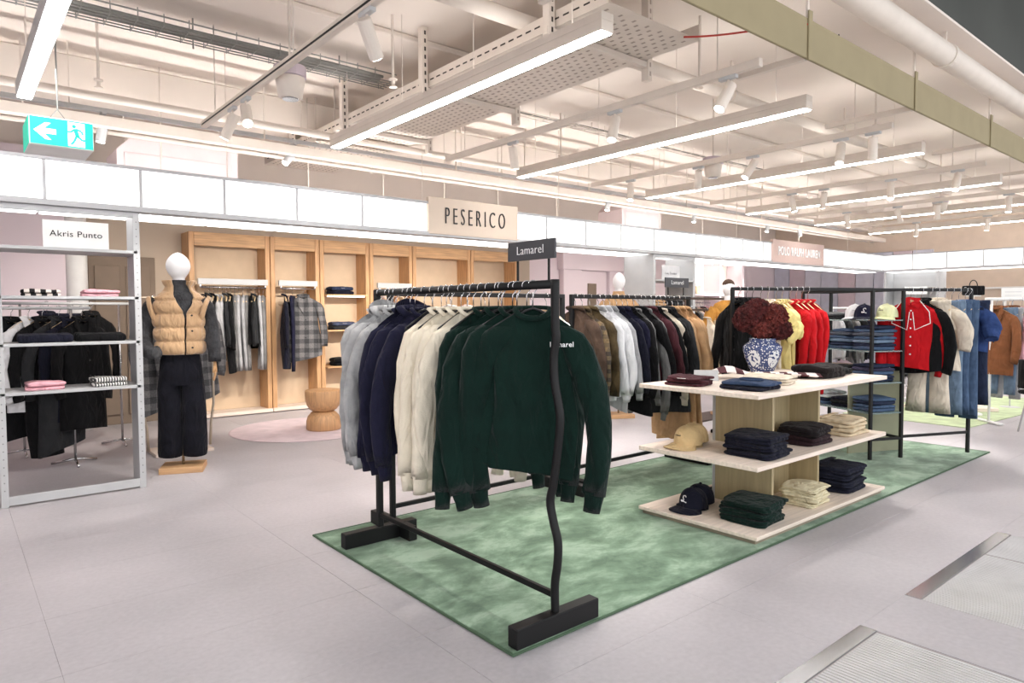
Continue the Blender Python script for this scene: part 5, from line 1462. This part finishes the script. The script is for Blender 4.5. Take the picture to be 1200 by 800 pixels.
t = thing('mannequin', 'second faceless mannequin in a camel jacket behind the back rail', 'mannequin', (6.55, 5.75, 0), R(-30))
mannequin_base(t, 0.95)
egg_head(t, 1.59, 0.25, 0.08)
for z_ in (0,):
    G = []
    for z, w, d in [(0.8, 0.2, 0.14), (1.0, 0.17, 0.125), (1.12, 0.15, 0.11), (1.28, 0.175, 0.125), (1.42, 0.2, 0.12), (1.5, 0.175, 0.09), (1.56, 0.08, 0.065), (1.6, 0.07, 0.065)]:
        G.append([(w * math.cos(a), d * math.sin(a), z) for a in np.linspace(0, 2 * PI, 24, endpoint=False)])
    MB().grid(np.array(G), True).build('jacket_body', CAMEL, t, smooth=True)
for s in (-1, 1):
    tube_folds(MB(), [(s * 0.17, 0, 1.46), (s * 0.22, 0, 1.38), (s * 0.25, 0, 1.2), (s * 0.26, -0.01, 1.0), (s * 0.26, -0.02, 0.88)], [0.06, 0.064, 0.058, 0.05, 0.046], rs, n=12, flat=1.0).build('sleeve', CAMEL, t, smooth=True)
    tube_folds(MB(), [(s * 0.085, 0, 0.85), (s * 0.09, 0, 0.6), (s * 0.092, 0, 0.3), (s * 0.092, 0, 0.16)], [0.09, 0.085, 0.08, 0.08], rs, n=12, flat=1.0).build('trouser_leg', BLACKF, t, smooth=True)
t = thing('mannequin', 'partly hidden mannequin in a mustard top left of the vase', 'mannequin', (7.6, 4.85, 0), R(-40))
mannequin_base(t, 1.0)
egg_head(t, 1.5, 0.23, 0.075)
G = []
for z, w, d in [(0.75, 0.17, 0.12), (1.0, 0.17, 0.125), (1.12, 0.16, 0.11), (1.28, 0.18, 0.125), (1.38, 0.2, 0.12), (1.44, 0.17, 0.09), (1.48, 0.08, 0.065)]:
    G.append([(w * math.cos(a), d * math.sin(a), z) for a in np.linspace(0, 2 * PI, 24, endpoint=False)])
MB().grid(np.array(G), True).build('mustard_top', MUST, t, smooth=True)
for s in (-1, 1):
    tube_folds(MB(), [(s * 0.17, 0, 1.38), (s * 0.22, 0, 1.3), (s * 0.25, 0, 1.15), (s * 0.25, -0.01, 1.0)], [0.06, 0.075, 0.085, 0.06], rs, n=12, flat=1.0).build('sleeve', MUST, t, smooth=True)
MB().lathe([(0.074, 1.675), (0.076, 1.69), (0.064, 1.715), (0.04, 1.738), (0.002, 1.748)], 16).build('dark_cap', BROWNF, t, smooth=True)

# plaid coats on a low wooden-footed stand behind the mannequin
t = thing('clothes_stand', 'wooden footed clothes stand behind the puffer vest mannequin', 'rack', (1.72, 7.15, 0))
MB().bevbox(-0.26, 0.26, -0.2, 0.2, 0, 0.03, 0.004).build('wood_base', PALE_WOOD, t)
MB().tube([(-0.28, 0, 0.03), (-0.29, 0, 0.25), (-0.32, 0, 0.45), (-0.32, 0, 1.5), (0.32, 0, 1.5), (0.32, 0, 0.45), (0.29, 0, 0.25), (0.28, 0, 0.03)], 0.012, 10, ref=(0, 1, 0)).build('bent_frame', mat('stand_champagne', rgb(190, 176, 158), rough=0.35, metal=0.6), t, smooth=True)
hang_rail([(0.1, 'coat', PLAID, 'dark grey plaid coat', -60, {'L': 1.0}), (0.3, 'coat', PLAID, 'dark grey plaid coat', -64, {'L': 1.0}), (0.5, 'coat', PLAID, 'dark grey plaid coat', -60, {'L': 0.92})], (1.42, 7.15), (1, 0), 1.5, 90, 'wooden stand', 'left', hk='wood', seed0=1800)

# ================================================================== oak wall bays
def bay(x0, x1, label):
    t = thing('wall_bay', label, 'shelf unit', ((x0 + x1) / 2, 9.2, 0))
    w = (x1 - x0) / 2
    for s in (-1, 1):
        MB().bevbox(s * w - 0.03, s * w + 0.03, -0.1, 0.24, 0.06, 2.37, 0.004).build('post', OAK, t)
    MB().bevbox(-w + 0.031, w - 0.031, -0.1, -0.06, 2.2, 2.37, 0.004).build('top_beam', OAK_X, t)
    MB().bevbox(-w - 0.03, w + 0.03, -0.12, 0.24, 0.012, 0.06, 0.004).build('plinth', PALE_WOOD, t)
    MB().bevbox(-w + 0.031, w - 0.031, 0.2, 0.24, 0.061, 2.37, 0.002).build('back_panel', mat('bay_back', rgb(206, 182, 154), rough=0.8, var=0.02), t)
    return t
bx = [2.34, 3.36, 4.06, 4.84, 5.58, 6.70, 7.72]
bn = ['leftmost oak wall bay behind the mannequin', 'second oak wall bay with the plaid coat', 'third oak wall bay with jeans on shelves', 'fourth oak wall bay from the left', 'fifth oak wall bay from the left', 'rightmost oak wall bay under the shop sign']
bays = []
for k in range(6):
    bays.append(bay(bx[k] + 0.035, bx[k + 1] - 0.035, bn[k]))
def header(x0, x1, z, label, y=9.02):
    t = thing('hanging_rail', label, 'rail', ((x0 + x1) / 2, y, z))
    w = (x1 - x0) / 2
    MB().bevbox(-w, w, -0.02, 0.02, 0.02, 0.095, 0.003).build('header_box', WHITE_METAL, t)
    MB().tube([(-w + 0.02, 0, -0.015), (w - 0.02, 0, -0.015)], 0.011, 10).build('rail', CHROME, t, smooth=True)
    for s in (-1, 1):
        MB().box(s * (w - 0.03) - 0.008, s * (w - 0.03) + 0.008, -0.006, 0.006, -0.015, 0.02).build('bracket', CHROME, t)
    return t
header(2.42, 3.29, 1.69, 'grey hanging rail in the leftmost oak bay')
header(3.44, 3.98, 1.69, 'grey hanging rail in the second oak bay')
header(4.92, 5.5, 1.69, 'grey hanging rail in the fourth oak bay')
cols = [NAVY2, CHAR, BLACKF, LIGHTGREY, LIGHTGREY, CHAR, BLACKF, MIDGREY, LIGHTGREY, LIGHTGREY, MIDGREY, BLACKF, CHAR, LIGHTGREY, MIDGREY]
nm = ['navy top', 'charcoal jacket', 'black coat', 'light grey jumper', 'light grey jumper', 'charcoal jacket', 'black coat', 'mid grey trousers', 'light grey trousers', 'light grey trousers', 'mid grey trousers', 'black skirt', 'charcoal jacket', 'light grey trousers', 'mid grey trousers']
kd = ['jumper', 'jacket', 'coat', 'jumper', 'jumper', 'jacket', 'coat', 'trousers', 'trousers', 'trousers', 'trousers', 'skirt', 'jacket', 'trousers', 'trousers']
it = []
for k in range(15):
    kw = {'L': {'jumper': 0.78, 'jacket': 0.66, 'coat': 0.95, 'trousers': 0.95, 'skirt': 0.66}[kd[k]]}
    it.append((0.08 + 0.052 * k, kd[k], cols[k], nm[k], -20 + 3 * math.sin(k * 3), kw))
hang_rail(it, (2.42, 9.02), (1, 0), 1.675, 90, 'leftmost oak bay', 'left', hk='wood', seed0=2000, res=0.5)
it = [(0.08, 'coat', NAVY2, 'long navy coat', -20, {'L': 1.0}), (0.18, 'trousers', NAVY, 'navy trousers', -30, {'L': 1.0}), (0.33, 'coat', PLAID, 'grey plaid coat facing out', -105, {'L': 0.88, 'W': 0.21})]
hang_rail(it, (3.44, 9.0), (1, 0), 1.675, 90, 'second oak bay', 'left', hk='wood', seed0=2100)
it = [(0.1 + 0.1 * k, ['jumper', 'shirt', 'jacket'][k % 3], [ROSE, WHITEF, PEACH, OATM, RUST][k], ['pale rose jumper', 'white shirt', 'peach jacket', 'oatmeal jumper', 'rust shirt'][k], -15, {}) for k in range(5)]
hang_rail(it, (4.92, 9.0), (1, 0), 1.675, 90, 'fourth oak bay', 'left', hk='wood', seed0=2150, res=0.5)
for k, z in enumerate((1.585, 1.08, 0.56)):
    t = thing('wall_shelf', ['top', 'middle', 'lowest'][k] + ' oak shelf in the third oak bay', 'shelf', (4.45, 9.17, z))
    MB().bevbox(-0.32, 0.32, -0.14, 0.22, 0, 0.022, 0.002).build('board', OAK_X, t)
    if k == 0:
        MB().bevbox(-0.3, 0.28, -0.12, -0.1, -0.014, -0.001, 0.002).build('light_strip', glow('shelf_led', (1, 0.95, 0.85, 1), 5.0), t, label='glowing light strip under the shelf')
    stack(2 if k < 2 else 2, 'jeans', 'jeans', None, 4.38 + 0.02 * k, 9.15, z + 0.023, 0, 0.34, 0.25, 0.055, 'dark folded jeans', 'on the ' + ['top', 'middle', 'lowest'][k] + ' shelf of the third oak bay', 330 + 4 * k, 1, 'tag', mats=[[NAVY2, DEN_D], [CHAR, denim('slate', rgb(70, 76, 96))], [BLACKF, BLACKF]][k])

# ================================================================== second portal unit, lit niches, background goods
t = thing('shelving_unit', 'white steel shelving unit with end panel under the lightboxes, centre', 'shelf unit', (7.35, 5.835, 0))
MB().bevbox(0.0, 0.05, 0.0, 0.02, 0, 2.115, 0.002).build('front_post', WHITE_METAL, t)
MB().bevbox(0.9, 0.95, 0.0, 0.02, 0, 2.115, 0.002).build('front_post', WHITE_METAL, t)
MB().bevbox(0.0, 0.02, 0.02, 0.52, 0, 2.115, 0.002).build('side_panel', WHITE_METAL, t)
MB().bevbox(0.93, 0.95, 0.02, 0.52, 0, 2.115, 0.002).build('side_panel', WHITE_METAL, t)
MB().bevbox(0.05, 0.9, 0.0, 0.02, 2.07, 2.115, 0.002).build('top_rail', WHITE_METAL, t)
for z in (1.78, 1.42, 1.06, 0.7, 0.1):
    MB().bevbox(0.021, 0.929, 0.0, 0.5, z - 0.02, z, 0.002).build('shelf', WHITE_METAL, t)
t = thing('shelf_sign', 'pale grey card sign with small lettering on the centre shelving unit', 'sign', (7.78, 5.87, 1.781))
MB().bevbox(-0.2, 0.2, 0, 0.006, 0, 0.2, 0.001).build('card', mat('card_pale', rgb(210, 210, 212), rough=0.6), t)
text('Luis Trenker', 'lettering', mat('ink_pale', rgb(150, 150, 154), rough=0.6), t, 0.05, (0, -0.002, 0.09), (PI / 2, 0, 0), 1, 1, 0.002)
folds = [(1.42, CAMEL, 'camel'), (1.42, CHAR, 'charcoal'), (1.06, BURG, 'burgundy'), (1.06, NAVY, 'navy'), (0.7, MIDGREY, 'grey')]
for k, (z, m, c) in enumerate(folds):
    stack(2, 'jumper', 'jumper', m, 7.62 + 0.4 * (k % 2), 6.05, z + 0.001, 0, 0.28, 0.26, 0.04, f'{c} folded jumper', 'on the centre shelving unit', 350 + 3 * k, 1)
# bright wall niches behind
NICHE = mat('niche_white', rgb(244, 236, 228), rough=0.7)
t = thing('niche_cabinet', 'white cabinet of two lit niches right of the centre shelving unit', 'cabinet', (11.45, 7.5, 0))
MB().bevbox(-0.85, 0.85, 0.36, 0.4, 0, 2.3, 0.003).build('back_panel', NICHE, t)
for x in (-0.83, 0.04, 0.83):
    MB().bevbox(x - 0.03, x + 0.03, 0, 0.36, 0, 2.3, 0.003).build('upright', WALL_PINK, t)
for z in (0.05, 1.63, 2.26):
    MB().bevbox(-0.8, 0.8, 0.005, 0.36, z, z + 0.04, 0.003).build('shelf', WALL_PINK, t)
for x in (-0.4, 0.43):
    MB().bevbox(x - 0.33, x + 0.33, 0.1, 0.14, 2.245, 2.259, 0.002).build('light_strip', glow('niche_led', (1, 0.95, 0.86, 1), 7.0), t)
    MB().tube([(x - 0.36, 0.18, 1.5), (x + 0.36, 0.18, 1.5)], 0.012, 8).build('rail', CHROME, t)
    for s in (-1, 1):
        MB().box(x + s * 0.3 - 0.005, x + s * 0.3 + 0.005, 0.175, 0.185, 1.5, 1.63).build('bracket', CHROME, t)
for sx, x in enumerate((-0.4, 0.43)):
    it = [(0.06 + 0.1 * k, ['jumper', 'jacket', 'shirt'][k % 3], [BLACKF, MIDGREY, ROSE, BURG, CHAR, PINK][(k + sx) % 6], ['black top', 'grey top', 'pale rose top', 'burgundy top', 'charcoal top', 'pink top'][(k + sx) % 6], -10, {'cat': 'top'}) for k in range(6)]
    hang_rail(it, (11.45 + x - 0.33, 7.68), (1, 0), 1.5, 90, ['left', 'right'][sx] + ' lit niche rail', 'left', hk='wood', seed0=2300 + 100 * sx, res=0.5)
for k, (x, c, m) in enumerate([(11.0, 'tan', TAN), (11.85, 'pale pink', ROSE)]):
    t = thing('handbag', f'small {c} handbag standing in a lit niche', 'bag', (x, 7.68, 1.671))
    MB().bevbox(-0.11, 0.11, -0.05, 0.05, 0, 0.15, 0.015).build('bag_body', m, t)
    MB().tube([(0.07 * math.cos(a), 0, 0.15 + 0.09 * math.sin(a)) for a in np.linspace(0, PI, 12)], 0.006, 6).build('handle', m, t)
# brown framed rack with cream garments
t = thing('garment_rack', 'dark brown framed clothes rack with cream tops left of the vase', 'rack', (7.35, 5.0, 0))
BRZ = mat('bronze_metal', rgb(74, 58, 50), rough=0.5, metal=0.3)
for x in (-0.45, 0.45):
    MB().bevbox(x - 0.014, x + 0.014, -0.014, 0.014, 0, 1.5, 0.003).build('pole', BRZ, t)
for z in (1.5, 1.36):
    MB().bevbox(-0.464, 0.464, -0.014, 0.014, z - 0.014, z + 0.014, 0.003).build('rail', BRZ, t)
MB().bevbox(-0.46, 0.46, -0.2, 0.2, 0.0, 0.02, 0.003).build('base_plate', BRZ, t)
it = [(0.42 + 0.09 * k, 'jumper', [OATM, TAN, OATM, CREAM][k], ['oatmeal cardigan', 'sand jumper', 'oatmeal cardigan', 'cream cardigan'][k], -30, {'L': 0.7}) for k in range(4)]
hang_rail(it, (6.95, 5.0), (1, 0), 1.36, 90, 'brown framed rack', 'left', hk='wood', seed0=2600, res=0.5)

# far right : white rail with brown jackets, podium, bag, signs
t = thing('garment_rack', 'white clothes rack with brown jackets at the right edge', 'rack', (9.85, 2.2, 0), R(-42))
MB().tube([(-0.57, 0, 1.47), (0.9, 0, 1.47)], 0.02, 12).build('rail', WHITE_PAINT, t, smooth=True)
for x in (-0.5, 0.85):
    MB().tube([(x, 0, 0.02), (x, 0, 1.47)], 0.014, 10).build('pole', WHITE_PAINT, t, smooth=True)
    MB().bevbox(x - 0.03, x + 0.03, -0.22, 0.22, 0.011, 0.03, 0.003).build('foot', WHITE_PAINT, t)
a = R(-42)
it = [(0.3, 'jacket', RUST, 'rust brown suede jacket', 30, {'L': 0.8}), (0.38, 'jeans', DEN_L, 'pale blue jeans', 25, {'L': 1.0}), (0.44, 'jeans', LIGHTGREY, 'pale grey jeans', 25, {'L': 1.05}), (0.48, 'jacket', RUST, 'brown suede jacket with wide collar', 30, {'L': 0.78}),
      (0.6, 'jumper', PINK, 'pink jumper', -20, {'L': 0.66}), (0.75, 'jumper', WHITEF, 'white jumper', -20, {}), (0.9, 'jacket', BROWNF, 'dark brown jacket', -15, {})]
hang_rail(it, (9.85 - 0.75 * math.cos(a), 2.2 - 0.75 * math.sin(a)), (math.cos(a), math.sin(a)), 1.468, -42 - 90, 'right edge rack', 'left', hk='wood', seed0=2700)
t = tag(MB().bevbox(-0.5, 0.5, -0.22, 0.22, 0, 0.045, 0.004).build('podium', PALE_WOOD), 'low pale wooden podium on the sage rug', 'podium')
t.location = (10.3, 3.2, 0.011); t.rotation_euler = (0, 0, R(-42))
t = thing('handbag', 'black handbag hanging above the royal blue denim', 'bag', (10.02, 2.88, 1.53), R(-40))
MB().bevbox(-0.12, 0.12, -0.05, 0.05, 0.0, 0.12, 0.012).build('bag_body', BLACKF, t)
MB().tube([(0.05 * math.cos(q), 0, 0.12 + 0.07 * math.sin(q)) for q in np.linspace(0, PI, 12)], 0.006, 6).build('handle', BLACK, t)
t2 = thing('display_stand', 'slim white stand carrying the black handbag', 'stand', (10.02, 2.88, 0.011))
MB().tube([(0, 0, 0.03), (0, 0, 1.505)], 0.012, 10).build('pole', WHITE_PAINT, t2, smooth=True)
MB().lathe([(0.13, 0.0), (0.13, 0.016), (0.02, 0.025)], 20).build('foot', WHITE_PAINT, t2)
MB().bevbox(-0.1, 0.1, -0.06, 0.06, 1.503, 1.517, 0.002).build('tray', WHITE_PAINT, t2)
t = thing('bistro_chair', 'black round backed chair cut off by the right edge', 'chair', (9.0, 1.93, 0), R(30))
MB().lathe([(0.0, 0.44), (0.2, 0.44), (0.21, 0.455), (0.2, 0.47), (0, 0.475)], 24).build('seat', BLACKF, t, smooth=True)
P = [[(0.21 * math.cos(q), 0.21 * math.sin(q), z) for q in np.linspace(R(40), R(320), 18)] for z in (0.5, 0.6, 0.72, 0.8)]
o = MB().grid(np.array(P)).build('backrest', BLACKF, t, smooth=True); o.modifiers.new('thick', 'SOLIDIFY').thickness = 0.03
for q in (0.8, 2.3, 3.9, 5.4):
    MB().tube([(0.13 * math.cos(q), 0.13 * math.sin(q), 0.45), (0.22 * math.cos(q), 0.22 * math.sin(q), 0.0)], 0.01, 8).build('leg', CHROME, t)
for q in (1.2, 3.14, 5.0):
    MB().tube([(0.2 * math.cos(q), 0.2 * math.sin(q), 0.46), (0.21 * math.cos(q), 0.21 * math.sin(q), 0.52)], 0.01, 8).build('back_support', CHROME, t)
def stand_sign(x, y, z, w, h, label, rz):
    t = thing('stand_sign', label, 'sign', (x, y, 0), rz)
    MB().bevbox(-w, w, -0.005, 0.005, z, z + h, 0.002).build('card', WHITE_PAINT, t)
    MB().tube([(0, 0.01, 0.01), (0, 0.01, z + 0.02)], 0.008, 8).build('pole', WHITE_METAL, t)
    MB().lathe([(0.12, 0.0), (0.12, 0.012), (0.015, 0.018)], 20).build('foot', WHITE_METAL, t)
    mb = MB()
    for k in range(2):
        mb.box(-w * 0.7, w * 0.7, -0.0062, -0.0052, z + h * (0.35 + 0.3 * k), z + h * (0.35 + 0.3 * k) + 0.006)
    mb.build('text_lines', mat('faint_ink', rgb(190, 190, 192), rough=0.7), t)
stand_sign(11.2, 2.75, 1.48, 0.14, 0.16, 'blank white sign board above the brown jackets', R(-55))
stand_sign(13.0, 4.6, 1.62, 0.18, 0.13, 'small white sign board below the wing lightboxes', R(-50))

# wing interior : grey steel unit, rails and folded goods far behind the shelf rack
t = thing('shelving_unit', 'pale grey steel shelving unit in the far corner under the wing', 'shelf unit', (14.7, 5.3, 0), -PI / 2)
MB().bevbox(-0.5, -0.45, 0, 0.4, 0, 2.1, 0.003).bevbox(-0.45, 0.45, 0.36, 0.4, 0, 2.1, 0.003).build('back_panel', WHITE_METAL, t)
MB().bevbox(0.45, 0.5, 0, 0.4, 0, 2.1, 0.003).build('side_panel', WHITE_METAL, t)
for z in (0.1, 0.6, 1.0, 1.4, 1.8):
    MB().bevbox(-0.448, 0.448, 0, 0.359, z - 0.02, z, 0.003).build('shelf', WHITE_METAL, t)
for k in range(4):
    t = thing('garment_rack', ['first', 'second', 'third', 'fourth'][k] + ' white far rack from the left, deep behind the shelf rack', 'rack', (9.3 + 1.15 * k, 5.0 - 0.45 * k, 0), R(-20))
    MB().tube([(-0.4, 0, 1.38), (0.4, 0, 1.38)], 0.014, 8).build('rail', WHITE_PAINT, t, smooth=True)
    for s in (-1, 1):
        MB().tube([(s * 0.4, 0, 0.02), (s * 0.4, 0, 1.38)], 0.012, 8).build('pole', WHITE_PAINT, t, smooth=True)
        MB().bevbox(s * 0.4 - 0.02, s * 0.4 + 0.02, -0.2, 0.2, 0, 0.02, 0.003).build('foot', WHITE_PAINT, t)
    pal = [[RUST, BROWNF, TAN, RUST, CHAR], [LIGHTGREY, CHAR, MIDGREY, BLACKF, NAVY], [RUST, TAN, RUST, BROWNF, OATM], [DEN_L, ROSE, WHITEF, DEN_M, PINK]][k]
    nn = [['rust', 'brown', 'sand', 'second rust', 'charcoal'], ['light grey', 'charcoal', 'mid grey', 'black', 'navy'], ['rust', 'sand', 'second rust', 'brown', 'oatmeal'], ['light denim', 'pale rose', 'white', 'mid denim', 'pink']][k]
    it = [(0.1 + 0.15 * q, ['jacket', 'jumper', 'shirt'][q % 3], pal[q], nn[q] + ' top', -25, {'cat': 'top'}) for q in range(5)]
    c, s_ = math.cos(R(-20)), math.sin(R(-20))
    hang_rail(it, (9.3 + 1.15 * k - 0.4 * c, 5.0 - 0.45 * k - 0.4 * s_), (c, s_), 1.38, 70, ORD[k] + ' far rack', 'left', hk='wood', seed0=2900 + 60 * k, res=0.5)
